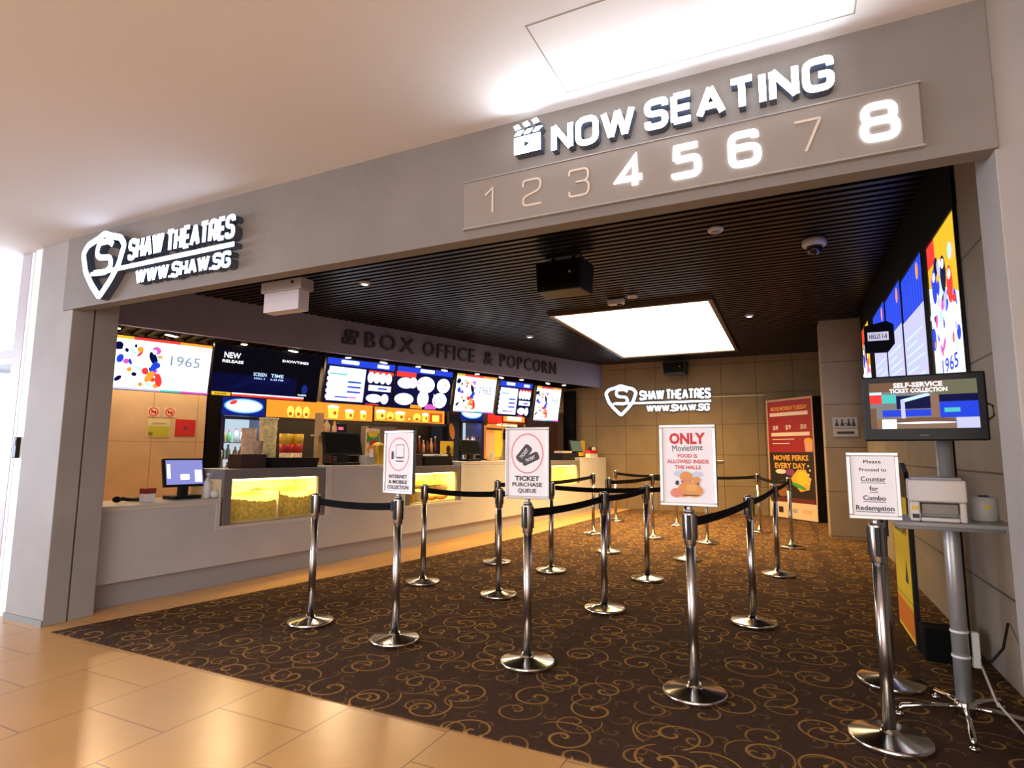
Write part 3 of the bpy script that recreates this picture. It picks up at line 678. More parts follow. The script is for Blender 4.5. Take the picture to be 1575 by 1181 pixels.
specs = [('white and yellow film display on the right wall nearest the entrance, 1965 in blue', 4.40, 5.26, 1.72, 2.88, art_r1), ('blue curtain display on the right wall next to the yellow film display', 5.42, 6.40, 1.72, 2.93, art_r2),
    ('middle blue curtain display on the right wall with pale timetable', 6.42, 7.42, 1.72, 2.98, art_r2), ('farthest blue curtain display on the right wall', 7.44, 8.46, 1.72, 3.02, art_r2), ('red film display farthest along the right wall', 8.86, 9.72, 1.72, 3.10, art_r1)]
KX = 1.052
specs = [(lab, y0*KX, y1*KX, 1.3+(z0-1.3)*KX, 1.3+(z1-1.3)*KX, art) for lab, y0, y1, z0, z1, art in specs]
for lab, y0, y1, z0, z1, art in specs:
    screen_thing(lab, (1.052, (y0+y1)/2, z0), -PI/2, 0, y1-y0, z1-z0, art, 'wall_display', 'displays along the right wall', .016)
t = thing('display_surround', 'matt black surround framing the displays along the right wall', 'frame', (1.07, 0, 0))
mb = MB(); zb = specs[0][3]; ya, yz = specs[0][1]-.012, 10.9
for (lab, y0, y1, z0, z1, art), nx in zip(specs, specs[1:]+[(0, 10.3)]):
    mb.box(-.022, y0-.012, z1, -.001, nx[1]-.012, 3.49)
    if nx[1]-y1 > .03: mb.box(-.022, y1, zb, -.001, nx[1]-.012 if nx[0] else 10.3, z1)
mb.box(-.022, ya, zb-.09, -.001, 10.3, zb)
mb.build('surround_rail', matblack, t)
t = thing('hall_sign', 'black projecting sign with a small white panel in front of the blue displays', 'sign', (1.0, 6.95, 2.33))
MB().prism([(-.26, .02), (-.06, .02), (.0, .10), (.0, .30), (-.06, .34), (-.26, .30)], -.03, .03).build('sign_body', matblack, t, bevel=.004)
g = Gfx(-.031); g.rect(-.235, .14, -.05, .23, mat('sign_white', (.7, .7, .75), .5, em=.5)); g.text('HALLS 1-8', -.1425, .185, .045, ink, .155); g.build('lettering', t)

# ------------------------------------------------------------------ service counter
t = thing('service_counter', 'long pale grey stepped service counter with cut-outs for the lit food cases', 'counter', CP, CA)
cnt = mat('counter_grey_laminate', (.54, .53, .545), .38, noise=.05, nscale=2., spec=.4)
body = [(-.15, .20), (10.93, .20), (10.93, 1.20), (9.42, 1.20), (9.42, .66), (7.97, .66), (7.97, 1.16), (5.0, 1.145), (5.0, .575), (3.72, .575), (3.72, 1.125), (2.33, 1.125), (2.33, .575), (1.03, .575), (1.03, .82), (-.15, .82)]
mb = MB()
for a, b in zip([(-.06, .20, 10.93, .575), (-.06, .575, 1.03, .82), (2.33, .575, 3.72, 1.125), (5.0, .575, 7.97, 1.15), (9.42, .575, 10.93, 1.20), (7.97, .575, 9.42, .66)], range(9)): mb.box(a[0], 0, a[1], a[2], .62, a[3])
mb.build('body', cnt, t)
trim = mat('pale_edge_trim', (.62, .57, .54), .45)
mb = MB(); tw = .045
for a in ((-.06, .79, 1.03, .825), (.985, .575, 1.03, .79), (.985, .535, 2.38, .575), (2.33, .575, 2.42, 1.13), (2.42, 1.10, 3.68, 1.13), (3.63, .575, 3.72, 1.13), (3.63, .535, 5.09, .575), (5.0, .575, 5.09, 1.155), (5.09, 1.12, 7.9, 1.155), (7.88, .66, 7.97, 1.155), (7.88, .62, 9.5, .66), (9.42, .66, 9.51, 1.205), (9.51, 1.165, 10.93, 1.205)):
    mb.box(a[0], -.006, a[1], a[2], .01, a[3])
mb.build('edge_trim', trim, t, bevel=.002)
MB().box(-.06, -.012, .82, 1.03, .64, .838).build('worktop', mat('worktop_white', (.60, .57, .55), .3), t, bevel=.004)
MB().box(2.34, -.012, 1.125, 3.71, .64, 1.14).build('worktop', MATS['worktop_white'], t, bevel=.004)
MB().box(5.01, -.012, 1.15, 7.96, .64, 1.165).build('worktop', MATS['worktop_white'], t, bevel=.004)
MB().box(9.43, -.012, 1.20, 10.93, .64, 1.215).build('worktop', MATS['worktop_white'], t, bevel=.004)
MB().box(-.05, .05, 0, 10.93, .60, .20).build('toe_kick', mat('toe_kick_grey', (.36, .36, .39), .5), t)
popm = mat('popcorn', (.80, .58, .12), .75, noise=.35, nscale=26, bump=1., bscale=34)
def display_case(label, s0, s1, z0, z1, post):
    t = thing('display_case', label, 'display case', B(s0, 0, z0), CA); w = s1-s0; h = z1-z0
    MB().box(0, -.004, h-.10, w, .56, h).box(0, -.004, 0, post, .04, h-.10).box(w-post, -.004, 0, w, .04, h-.10).build('frame', mat('case_grey', (.17, .155, .16), .45), t, bevel=.004)
    MB().box(0, .52, 0, w, .56, h-.10).box(0, .04, 0, .02, .52, h-.10).box(w-.02, .04, 0, w, .52, h-.10).box(.02, .04, 0, w-.02, .52, .02).build('case_lining', mat('case_lining_cream', (.75, .60, .35), .4), t)
    MB().box(.05, .10, h-.125, w-.05, .16, h-.105).build('light_strip', g_case, t)
    l = bpy.data.lights.new('case_lamp', 'AREA'); l.shape = 'RECTANGLE'; l.size = w-.2; l.size_y = .05; l.energy = 30; l.color = (1, .66, .20)
    o = bpy.data.objects.new('case_lamp', l); C.objects.link(o); o.parent = t; o.location = (w/2, .13, h-.13); o.rotation_euler = (.5, 0, 0)
    MB().box(post, .004, 0, w-post, .010, h-.10).build('glass_pane', GLASS, t)
    return t, w, h
def heap(label, s0, s1, z, hgt, parent_h):
    R = random.Random(int(s0*10)); nx, ny = 26, 12; vs = []; fs = []; w = s1-s0
    for j in range(ny+1):
        for i in range(nx+1):
            u, v = i/nx, j/ny; vs.append((u*w, .03+v*.44, hgt*(.80+.25*v+.08*math.sin(u*5+s0)+R.uniform(-.035, .035))))
    for j in range(ny):
        for i in range(nx): a = j*(nx+1)+i; fs.append((a, a+1, a+nx+2, a+nx+1))
    b0 = len(vs); vs += [(u*w/nx, .03, 0) for u in range(nx+1)]
    for i in range(nx): fs.append((b0+i, b0+i+1, i+1, i))
    mb = MB(); mb.add(vs, fs, 0, False); o = mb.build('popcorn_heap', popm); o.location = B(s0, .02, z); o.rotation_euler.z = CA
    o['kind'] = 'stuff'; tag(o, label, 'popcorn')
t, w, h = display_case('lit popcorn display case nearest the entrance, two golden heaps behind glass', 1.05, 2.31, .578, 1.125, .09)
MB().box(w*.52, .02, .02, w*.535, .50, .30).build('divider', MATS['case_lining_cream'], t)
heap('heap of golden popcorn in the left half of the nearest display case', 1.16, 1.69, .60, .25, 0); heap('heap of golden popcorn in the right half of the nearest display case', 1.74, 2.20, .60, .27, 0)
t, w, h = display_case('lit snack display case in the middle of the counter, behind the stanchions', 3.74, 4.98, .578, 1.11, .08)
MB().box(.06, .20, .22, w-.06, .50, .235).build('shelf', steel, t)
t, w, h = display_case('lit snack display case at the far end of the counter', 7.99, 9.40, .662, 1.155, .08)
def cup(label, loc, r, h, body, fill, name='snack_cup', group=None):
    t = thing(name, label, 'cup', loc, CA, group)
    MB().lathe([(r*.72, 0), (r*.98, h), (r*1.04, h), (r*1.04, h+.006), (r*.95, h+.006), (r*.9, h-.03)], 18).build('cup_body', body, t)
    if fill: MB().ball((0, 0, h-.01), r*.92, 12, sq=(1, 1, .55)).build('filling', fill, t)
    return t
cup('yellow nacho cup at the left of the middle display case', B(3.93, .12, .60), .10, .16, yellow, orange)
cup('cream nacho cup in the middle display case, beside the steel post', B(4.16, .16, .60), .09, .14, cream, orange)
for k, lab in enumerate(('left bread roll on the floor of the middle display case', 'right bread roll on the floor of the middle display case')):
    o = MB().ball((0, 0, .05), .10, 12, sq=(1.1, .8, .5)).build('bread_roll', mat('baked_crust', (.55, .22, .04), .5)); o.location = B(4.45+.24*k, .14, .60); tag(o, lab, 'bread roll')
o = MB().box(-.22, -.10, 0, .22, .10, .06).build('food_tray', yellow, bevel=.01); o.location = B(4.58, .30, .813); o.rotation_euler.z = CA; tag(o, 'yellow tray on the steel shelf of the middle display case', 'tray')
o = MB().box(-.3, -.12, 0, .3, .12, .07).build('food_tray', mat('lime_tray', (.55, .55, .04), .4), bevel=.01); o.location = B(8.5, .2, .684); o.rotation_euler.z = CA; tag(o, 'lime yellow tray in the far display case', 'tray')
o = MB().box(-.22, -.12, 0, .22, .12, .06).build('food_tray', orange, bevel=.01); o.location = B(9.03, .2, .684); o.rotation_euler.z = CA; tag(o, 'orange tray in the far display case', 'tray')
# ------------------------------------------------------------------ things on the counter
def pos_terminal(label, s, off, z, w, h, face, back=False, scr=None):
    t = thing('sales_terminal', label, 'sales terminal', B(s, off, z), CA+(0 if not back else 0))
    MB().box(-w*.34, -.07, 0, w*.34, .14, .035).box(-w*.10, .0, .03, w*.10, .07, h*.45).build('stand', black, t, bevel=.008)
    M_ = Matrix.Translation((0, 0, h*.30)) @ Matrix.Rotation(-.22, 4, 'X')
    MB().box(-w/2, -.01, 0, w/2, .035, h*.70, M=M_).box(-w*.36, .03, h*.08, w*.36, .08, h*.6, M=M_).build('monitor', black, t, bevel=.008)
    if face:
        g = Gfx(-.011); g.rect(-w/2+.018, .02, w/2-.018, h*.70-.02, scr)
        if scr is g_term:
            g.rrect(-.045, h*.16, .045, h*.30, .01, g_scr).rect(-w/2+.03, h*.2, -w/2+.06, h*.55, g_scr).rect(w/2-.10, h*.1, w/2-.03, h*.4, g_scr)
        o = g.build('screen', t); o.matrix_local = M_
    return t
pos_terminal('black sales terminal with a lit lilac screen on the low end of the counter', .835, .30, .838, .40, .40, True, scr=g_term)
t = thing('barcode_scanner', 'black handheld scanner lying at the left end of the low counter', 'scanner', B(.33, .30, .838), CA)
MB().tube([(-.09, 0, .03), (-.05, 0, .035), (0, .01, .025), (.10, .03, .018)], .018).ball((-.10, 0, .032), .032, 12, sq=(1.2, 1, .9)).build('body', black, t)
MB().tube([(.10, .03, .018), (.14, .08, .008), (.2, .16, .008)], .006).build('cable', black, t)
t = thing('card_box', 'small white box with a red lid beside the scanner on the low counter', 'box', B(.45, .22, .838), CA+.2)
MB().box(-.05, -.04, 0, .05, .04, .075).build('box_body', paper, t, bevel=.003); MB().box(-.052, -.042, .075, .052, .042, .125).build('lid', mat('maroon_card', (.28, .02, .02), .5), t, bevel=.003)
t = thing('tissue_pack', 'crumpled white packet between the terminal and the sanitizer bottle', 'packet', B(1.03, .10, .838), CA)
MB().ball((0, 0, .045), .05, 10, sq=(.95, .9, .9)).build('packet_body', white, t); MB().ball((.005, -.005, .085), .02, 8, sq=(1.3, .7, .8)).build('twist', white, t)
t = thing('sanitizer_bottle', 'white pump bottle standing against the nearest display case', 'bottle', B(1.02, -.0+.22, .838), CA)
MB().lathe([(.034, 0), (.038, .01), (.038, .14), (.026, .17), (.014, .18), (.014, .20)], 16).build('bottle_body', white, t); MB().rod((0, 0, .2), (0, 0, .235), .006).box(-.012, -.04, .232, .012, .012, .244).build('pump', white, t)
# on top of the nearest case
o = MB().box(-.155, -.12, 0, .155, .12, .15).build('carton', brown, bevel=.006); o.location = B(1.50, .30, 1.126); o.rotation_euler.z = CA; tag(o, 'dark brown carton on the left half of the nearest display case', 'carton')
def tray(label, s, off, z, w, d, h, group=None):
    t = thing('serving_tray', label, 'tray', B(s, off, z), CA, group); mb = MB()
    vs = []
    for zz, e in ((0, .92), (h, 1.), (h, .96), (.012, .88)):
        vs += [(-w/2*e, -d/2*e, zz), (w/2*e, -d/2*e, zz), (w/2*e, d/2*e, zz), (-w/2*e, d/2*e, zz)]
    fs = [(3, 2, 1, 0), (12, 13, 14, 15)]
    for r in range(3):
        for k in range(4): fs.append((4*r+k, 4*r+(k+1) % 4, 4*r+4+(k+1) % 4, 4*r+4+k))
    mb.add(vs, fs); mb.build('tray_body', black, t, bevel=.004)
    return t
tray('wide black tray on the right half of the nearest display case, below the paper cups', 2.0, .30, 1.126, .66, .36, .11)
clear = mat('pale_lid_plastic', (.55, .45, .45), .25, spec=.6)
for k in range(4): 
    o = MB().lathe([(.045, 0), (.05, .012), (.04, .022), (.034, .05), (.001, .058)], 14).build('plastic_cup', clear); o.location = B(1.82+.13*k, .21+.05*(k % 2), 1.140); o.location.z += .0
    tag(o, 'translucent plastic cup upside down in the wide black tray on the nearest case', 'cup', 'plastic cups in the tray')
def cup_stack(label, s, off, z, r, h, m, n, name='paper_cup_stack', rim=None):
    t = thing(name, label, 'cup stack', B(s, off, z), CA)
    prof = []
    for k in range(n): a = h*k/n; prof += [(r*(.86+.1*k/n), a), (r*(.93+.1*k/n), a+h/n*.92), (r*(.97+.1*k/n), a+h/n*.93), (r*(.97+.1*k/n), a+h/n*.99)]
    MB().lathe(prof, 16, smooth=False).build('stacked_cups', m, t)
    if rim: MB().lathe([(r*1.07, h), (r*1.10, h+.01), (r*1.04, h+.014)], 16).build('top_rim', rim, t)
    return t
t = thing('prep_table', 'dark prep table behind the nearest display case, carrying the paper cups', 'table', B(1.68, .66), CA)
MB().box(0, 0, 0, 1.0, .34, .97).build('cabinet', brown, t, bevel=.004); MB().box(-.01, -.01, .97, 1.01, .35, 1.0).build('table_top', mat('dark_stone', (.06, .05, .05), .25), t, bevel=.003)
palecup = mat('pale_printed_cup', (.78, .60, .46), .6, noise=.25, nscale=18)
tallcup = mat('gold_printed_cup', (.80, .70, .36), .6, noise=.35, nscale=16)
cup_stack('short stack of pale printed cups left of the tall stack on the back counter', 1.84, .80, 1.00, .085, .58, palecup, 6)
cup_stack('tall stack of gold and white printed cups on the back counter', 2.10, .80, 1.00, .105, .70, tallcup, 7, rim=paper)
def red_cup(label, s, off, z):
    t = thing('printed_tub', label, 'tub', B(s, off, z), CA, 'red and yellow popcorn tubs')
    MB().lathe([(.062, 0), (.070, .16)], 16).build('tub_lower', palecup, t); MB().lathe([(.070, .16), (.075, .27)], 16).build('red_band', red, t); MB().lathe([(.075, .27), (.082, .40), (.078, .40), (.07, .28)], 16).build('yellow_band', yellow, t)
for k, lab in enumerate(('left one of two red and yellow popcorn tubs beside the tall cup stack', 'right one of two red and yellow popcorn tubs beside the tall cup stack')): red_cup(lab, 2.36+.17*k, .80, 1.13)
o = MB().box(-.19, -.12, 0, .21, .12, .13).build('cup_plinth', brown, bevel=.005); o.location = B(2.42, .80, 1.0); o.rotation_euler.z = CA; tag(o, 'low dark box carrying the red and yellow popcorn tubs', 'box')
cup('small pale printed cup on the dark brown carton', B(1.62, .30, 1.277), .055, .14, palecup, None, 'paper_cup')
# pale post with bottles and a red menu board
t = thing('shelf_post', 'pale wooden post with a bottle ledge beside the second terminal', 'post', B(2.62, .50, 1.14), CA)
wood = mat('pale_wood', (.55, .36, .17), .5, noise=.12, nscale=8)
MB().box(-.04, -.04, 0, .04, .04, .66).build('post', wood, t, bevel=.004); MB().box(-.05, -.06, .36, .30, .10, .385).build('ledge', wood, t, bevel=.003)
def bottle(label, loc, r, h, m, cap, group, rz=0.):
    t = thing('bottle', label, 'bottle', loc, rz, group)
    MB().lathe([(r*.9, 0), (r, .008), (r, h*.58), (r*.42, h*.78), (r*.38, h*.90)], 12).build('bottle_body', m, t); MB().lathe([(r*.45, h*.90), (r*.45, h), (r*.3, h)], 10).build('cap', cap, t)
    return t
bot1 = mat('syrup_cream', (.70, .45, .25), .3); bot2 = mat('syrup_dark', (.20, .05, .02), .2)
bottle('larger cream bottle on the ledge of the pale post', B(2.74, .50, 1.525), .045, .21, bot1, white, 'bottles on the post ledge'); bottle('smaller amber bottle at the right end of the post ledge', B(2.87, .50, 1.525), .032, .18, bot1, yellow, 'bottles on the post ledge')
t = thing('menu_board', 'dark red tilted menu board right of the pale post', 'menu board', B(2.84, .40, 1.14), CA+.25)
MB().box(-.13, -.008, 0, .13, .008, .36).build('board', mat('menu_board_red', (.20, .012, .012), .5), t, bevel=.003)
g = Gfx(-.009); g.text('COMBO', 0, .30, .035, paper, .16)
for k in range(4): g.rect(-.09, .06+.045*k, .07, .068+.045*k, paper)
g.build('print', t); MB().box(-.05, .006, 0, .05, .09, .02).build('foot', black, t)
pos_terminal('large black sales terminal seen from behind beside the red menu board', 2.80, .22, 1.14, .62, .42, True, scr=matblack)
t = thing('customer_display', 'small black customer display with a pink logo above the large terminal', 'display', B(2.97, .52, 1.14), CA)
MB().rod((0, 0, 0), (0, 0, .44), .014).lathe([(.06, 0), (.06, .012), (.02, .02)], 14).build('pole', black, t); MB().box(-.11, -.03, .42, .11, .03, .54).build('housing', black, t, bevel=.008)
g = Gfx(-.031); g.rrect(-.045, .455, .045, .495, .015, glow('pink_logo', (1., .12, .25), 1.2)); g.build('logo', t)
t = thing('receipt_printer', 'small printer with white paper right of the large black terminal', 'printer', B(3.22, .24, 1.14), CA)
MB().box(-.07, -.07, 0, .07, .08, .12).build('printer_body', grey, t, bevel=.008); MB().box(-.03, -.074, .10, .03, -.070, .21).build('paper_strip', paper, t)
t = thing('popcorn_tin', 'tall gold tin on the counter left of the no-frame blue queue sign'.replace('no-frame blue queue sign', 'collection queue sign'), 'tin', B(3.48, .30, 1.14), CA)
MB().lathe([(.085, 0), (.09, .01), (.09, .24), (.094, .25), (.094, .265), (.085, .265)], 20).build('tin_body', gold, t); MB().ball((0, 0, .26), .08, 10, sq=(1, 1, .5)).build('popcorn', popm, t)
t = thing('promotion_standee', 'tall green and red food poster stand behind the receipt printer', 'poster stand', B(3.62, .55, 1.14), CA)
MB().box(-.13, -.006, 0, .13, .006, .50).box(-.05, .005, 0, .05, .08, .012).build('card', palecup, t)
g = Gfx(-.007); g.rect(-.12, .30, .12, .44, green).ell(.03, .27, .10, .07, red, 14).ell(-.02, .20, .09, .06, orange, 14).rect(-.12, .02, .12, .10, paper).ell(0, .42, .1, .05, yellow, 12); g.build('print', t)
tray('black tray with papers on the middle display case', 4.62, .30, 1.112, .70, .34, .14)
t = thing('paper_stack', 'pale papers lying on the black tray of the middle case', 'paper', B(4.60, .30, 1.252), CA)
MB().box(-.30, -.12, 0, .28, .12, .02).build('sheet', paper, t); MB().box(-.05, -.14, .02, .33, .10, .03, M=Matrix.Rotation(.15, 4, 'Z')).build('sheet', cream, t)
o = MB().box(-.22, -.14, 0, .22, .14, .17).build('carton', brown, bevel=.006); o.location = B(4.05, .30, 1.112); o.rotation_euler.z = CA; tag(o, 'dark maroon carton on the left half of the middle display case', 'carton')
t = thing('promotion_card', 'bright yellow card with a dark figure standing behind the middle tray', 'card', B(5.25, .48, 1.165), CA)
MB().box(-.17, -.006, 0, .17, .006, .33).box(-.05, .0, 0, .05, .10, .01).build('card', yellow, t); g = Gfx(-.007); g.ell(.03, .20, .055, .06, brown, 14).ell(.03, .10, .08, .05, brown, 14); g.build('print', t)
pos_terminal('black sales terminal seen from behind, right of the yellow card', 5.62, .24, 1.165, .55, .36, True, scr=matblack)
t = thing('promotion_cutout', 'amber tub-shaped promotional cut-out on the counter left of the ticket queue sign', 'cut-out', B(6.62, .45, 1.165), CA)
pts = [(-.30, .04), (-.02, -.0), (.14, .01), (.25, .10), (.30, .30), (.27, .46), (.30, .55), (.28, .64), (.10, .66), (-.30, .64)]
MB().prism(pts, -.02, .02).build('card', orange, t, bevel=.004); g = Gfx(-.021); g.rect(-.28, .08, -.02, .50, mat('salmon_print', (.72, .38, .22), .6)).poly([(-.02, .06), (.2, .08), (.26, .3), (.22, .56), (-.02, .56)], yellow).rect(-.28, .56, .26, .60, brown); g.build('print', t)
MB().box(-.1, .015, 0, .1, .14, .015).build('foot', black, t)
cup('small cream cup at the foot of the amber cut-out', B(6.22, .22, 1.165), .05, .13, cream, None, 'paper_cup')
tray('black tray on the far display case', 9.05, .25, 1.157, .66, .34, .15)
o = MB().box(-.24, -.10, 0, .24, .10, .05).build('paper_stack', clear, bevel=.004); o.location = B(9.1, .25, 1.308); o.rotation_euler.z = CA; tag(o, 'pale lids stacked on the black tray of the far case', 'lids')
pos_terminal('black sales terminal with a dim greenish screen at the far end of the counter', 9.82, .25, 1.215, .60, .40, True, scr=glow('screen_olive', (.30, .34, .20), .5))
o = MB().box(-.18, -.005, 0, .18, .005, .40).build('promotion_card', yellow); o.location = B(10.45, .42, 1.215); o.rotation_euler.z = CA; tag(o, 'plain yellow card behind the farthest terminal', 'card')
for k, lab in enumerate(('left red and white carton at the far end of the counter', 'right red and white carton at the far end of the counter')):
    t = thing('snack_carton', lab, 'carton', B(10.52+.24*k, .25, 1.215), CA, 'red and white cartons')
    MB().box(-.11, -.06, 0, .11, .06, .09).build('carton_base', cream, t, bevel=.003); MB().box(-.111, -.061, .09, .111, .061, .17).build('red_band', red, t); MB().ball((0, 0, .19), .08, 10, sq=(1, .6, .8)).build('filling', [brown, cream][k], t)

# ------------------------------------------------------------------ back of the kitchen
navy = mat('fridge_navy', (.006, .009, .06), .35)
def fridge(label, s0, s1, off, h, seed, lab2):
    t = thing('beverage_fridge', label, 'fridge', K((s0+s1)/2, off, 0), SA); w = s1-s0; d = .62
    MB().box(-w/2, .02, 0, -w/2+.05, d, h).box(w/2-.05, .02, 0, w/2, d, h).box(-w/2+.05, d-.04, 0, w/2-.05, d, h).box(-w/2+.05, .02, 0, w/2-.05, d-.04, .22).box(-w/2+.05, .02, h-.30, w/2-.05, d-.04, h).build('cabinet', navy, t, bevel=.006)
    MB().box(-w/2+.05, d-.05, .22, w/2-.05, d-.041, h-.30).build('lit_lining', g_fridge, t)
    for k in range(5): MB().box(-w/2+.05, .06, .40+.26*k, w/2-.05, d-.06, .412+.26*k).build('shelf', silver, t)
    l = bpy.data.lights.new('fridge_lamp', 'AREA'); l.shape = 'RECTANGLE'; l.size = w-.16; l.size_y = .04; l.energy = 5; l.color = (.85, .93, 1)
    o = bpy.data.objects.new('fridge_lamp', l); C.objects.link(o); o.parent = t; o.location = (0, .07, h-.34); o.rotation_euler = (.45, 0, 0)
    mb = MB()
    for a in ((-w/2, .2, -w/2+.06, h-.31), (w/2-.06, .2, w/2, h-.31), (-w/2+.06, .2, w/2-.06, .27), (-w/2+.06, h-.36, w/2-.06, h-.31)): mb.box(a[0], -.015, a[1], a[2], .018, a[3])
    dr = mb.build('door', navy, t, bevel=.004); MB().box(-w/2+.06, -.002, .27, w/2-.06, .004, h-.36).build('glass_pane', GLASS, dr); MB().tube([(-w/2+.03, -.015, 1.0), (-w/2+.03, -.05, 1.02), (-w/2+.03, -.05, 1.3), (-w/2+.03, -.015, 1.32)], .01).build('handle', silver, dr)
    g = Gfx(.0195); g.rect(-w/2+.01, h-.29, w/2-.01, h-.01, glow('fridge_header_blue', (.01, .02, .30), .8)).ell(.0, h-.14, w*.45, .12, glow('fridge_header_cyan', (.10, .45, 1.0), 1.0), 24).ell(.0, h-.14, w*.42, .105, g_pale, 24).ell(0, h-.14, w*.38, .07, g_scr, 24).ell(-w*.24, h-.09, w*.09, .030, g_red, 14, .4); g.build('lit_header', t)
    R = random.Random(seed); n = 0
    for k in range(2, 5):
        for i in range(6):
            x = -w/2+.10+i*(w-.2)/5; p = K((s0+s1)/2+x, off+.16+.04*(i % 2), .413+.26*k)
            bottle(lab2, p, .036, R.choice((.19, .20, .22)), R.choice(bm), R.choice((white, red, navy)), 'bottles in the '+('left' if seed == 1 else 'right')+' fridge')
bm = [mat('drink_amber', (.75, .32, .10), .25), mat('drink_clear', (.65, .75, .80), .2), mat('drink_cream', (.75, .62, .50), .25), mat('drink_green', (.15, .50, .15), .2), mat('drink_pink', (.75, .36, .32), .25)]
fridge('tall blue drinks fridge with a white lit header under the dark menu screen', -8.68, -8.00, .84, 2.17, 1, 'drink bottle on a shelf of the blue fridge under the dark menu screen')
fridge('second blue drinks fridge, half hidden behind the counter under the white film poster screen', -3.92, -3.26, .84, 2.30, 2, 'drink bottle on a shelf of the second blue fridge farther along')
o = MB().box(-.09, .0, 0, .09, .62, 2.2).build('filler_panel', matblack); o.location = K(-8.78, .84); o.rotation_euler.z = SA; tag(o, 'black upright panel between the tan wall and the first fridge', 'panel')
t = thing('side_panel', 'dark blue upright panel left of the second fridge', 'panel', K(-4.08, .84), SA)
MB().box(-.14, 0, 0, .14, .62, 2.3).build('panel', mat('dark_blue_panel', (.008, .016, .045), .4), t); g = Gfx(-.001); g.ell(-.02, 2.16, .10, .06, mat('maroon_badge', (.18, .02, .03), .5), 14).ell(-.06, 1.75, .07, .17, orange, 14, .2); g.build('decal', t)
# amber lit menu boards with food pictures
def menu_box(label, s0, s1, z0, z1, pics):
    t = thing('menu_lightbox', label, 'menu board', K(s0, .95, z0), SA); w = s1-s0; h = z1-z0
    MB().box(0, .004, 0, w, .10, h).build('housing', mat('lightbox_bronze', (.10, .05, .02), .4), t, bevel=.004)
    g = Gfx(.0035); g.rect(.01, .012, w-.01, h-.01, g_menu)
    for cx, r, hh, kind in pics:
        if kind == 'cup': g.poly([(cx-r*.75, .04), (cx+r*.75, .04), (cx+r, .04+hh), (cx-r, .04+hh)], g_menuy).ell(cx, .04+hh, r, .03, g_scr, 12).ell(cx+r*.3, .04+hh*.45, r*.3, .035, glow('menu_red', (.75, .10, .02), 1.0), 10)
        elif kind == 'dot': g.ell(cx, .12, r, hh, g_menuy, 12).ell(cx, .08, r*.5, hh*.35, glow('menu_red', (.75, .10, .02), 1.0), 10)
        else: g.rect(cx-r, .03, cx+r, .03+hh, glow('menu_red', (.75, .10, .02), 1.0)).rect(cx-r*.6, .05, cx+r*.5, .03+hh*.8, g_menuy)
    g.build('lit_face', t); MB().box(-.01, -.05, -.035, w+.01, .12, 0).build('ledge', dgrey, t)
menu_box('left amber lit menu board with three yellow cups', -7.96, -5.95, 1.87, 2.20, [(.42, .06, .10, 'dot'), (.56, .06, .10, 'dot'), (.70, .06, .10, 'dot'), (1.20, .11, .21, 'cup'), (1.52, .09, .15, 'cup'), (1.80, .065, .14, 'cup')])
menu_box('right amber lit menu board with popcorn and snack pictures', -5.93, -4.25, 1.89, 2.18, [(.15, .11, .16, 'cup'), (.36, .09, .08, 'dot'), (.58, .12, .15, 'cup'), (.80, .05, .09, 'box'), (.98, .09, .08, 'dot'), (1.18, .08, .15, 'cup'), (1.45, .16, .19, 'box')])
t = thing('back_counter', 'long dark back counter along the kitchen wall under the amber menu boards', 'counter', K(-7.94, .98), SA)
MB().box(0, 0, 0, 3.64, .53, .96).build('cabinet_run', mat('back_counter_dark', (.05, .032, .022), .45), t, bevel=.005); MB().box(-.02, -.03, .96, 3.66, .54, 1.0).build('worktop', mat('dark_stone', (.06, .05, .05), .25), t, bevel=.004)
o = MB().box(-.30, 0, 0, .30, .35, .46).build('oven', mat('oven_grey', (.22, .18, .15), .4, .3), bevel=.01); o.location = K(-5.66, 1.02, 1.36); o.rotation_euler.z = SA; o.location.z = 1.001; o.scale.z = 1.75; tag(o, 'brownish grey oven on the back counter under the right amber menu board', 'oven')
t = thing('picture_frame', 'small gold framed picture on the back counter right of the oven', 'picture', K(-5.14, 1.10, 1.001), SA)
MB().box(-.15, 0, 0, .15, .03, .76).build('frame', gold, t, bevel=.005); g = Gfx(-.001); g.rect(-.11, .54, .11, .72, brown).ell(-.05, .63, .04, .05, orange, 12).ell(.05, .63, .04, .05, red, 12); g.build('picture', t)
R = random.Random(4)
for k in range(6):
    bottle(['first syrup bottle from the left beside the framed picture', 'second syrup bottle from the left beside the framed picture', 'third syrup bottle from the left beside the framed picture', 'fourth syrup bottle from the left beside the framed picture', 'fifth syrup bottle from the left beside the framed picture', 'rightmost syrup bottle beside the framed picture'][k],
        K(-4.86+.10*k, 1.12, 1.30), .038, R.choice((.26, .30, .34)), R.choice((bot1, bot2)), R.choice((cream, white, brown)), 'syrup bottles on the back counter')
o = MB().box(-.36, 0, 0, .36, .3, .298).build('bottle_rack', brown, bevel=.005); o.location = K(-4.60, 1.0, 1.001); o.rotation_euler.z = SA; tag(o, 'low dark rack carrying the syrup bottles', 'rack')
o = MB().lathe([(.10, 0), (.12, .02), (.12, .30), (.10, .34), (.02, .36)], 18).build('drinks_urn', matblack); o.location = K(-6.25, 1.18, 1.001); tag(o, 'black drinks urn on the back counter left of the oven', 'urn')
t = thing('popcorn_machine', 'popcorn machine with an orange lit canopy and dark kettle under the narrow price screen', 'popcorn machine', K(-2.32, .86), SA)
MB().box(-.38, 0, 0, .38, .5, 1.15).build('stand', brown, t, bevel=.006); MB().box(-.38, 0, 1.98, .38, .5, 2.22).build('canopy', red, t, bevel=.01); g = Gfx(-.001); g.rect(-.34, 2.02, .34, 2.18, g_orange).rrect(-.22, 2.05, .24, 2.15, .02, glow('canopy_white', (1., .85, .55), 2.6)); g.build('lit_canopy_front', t)
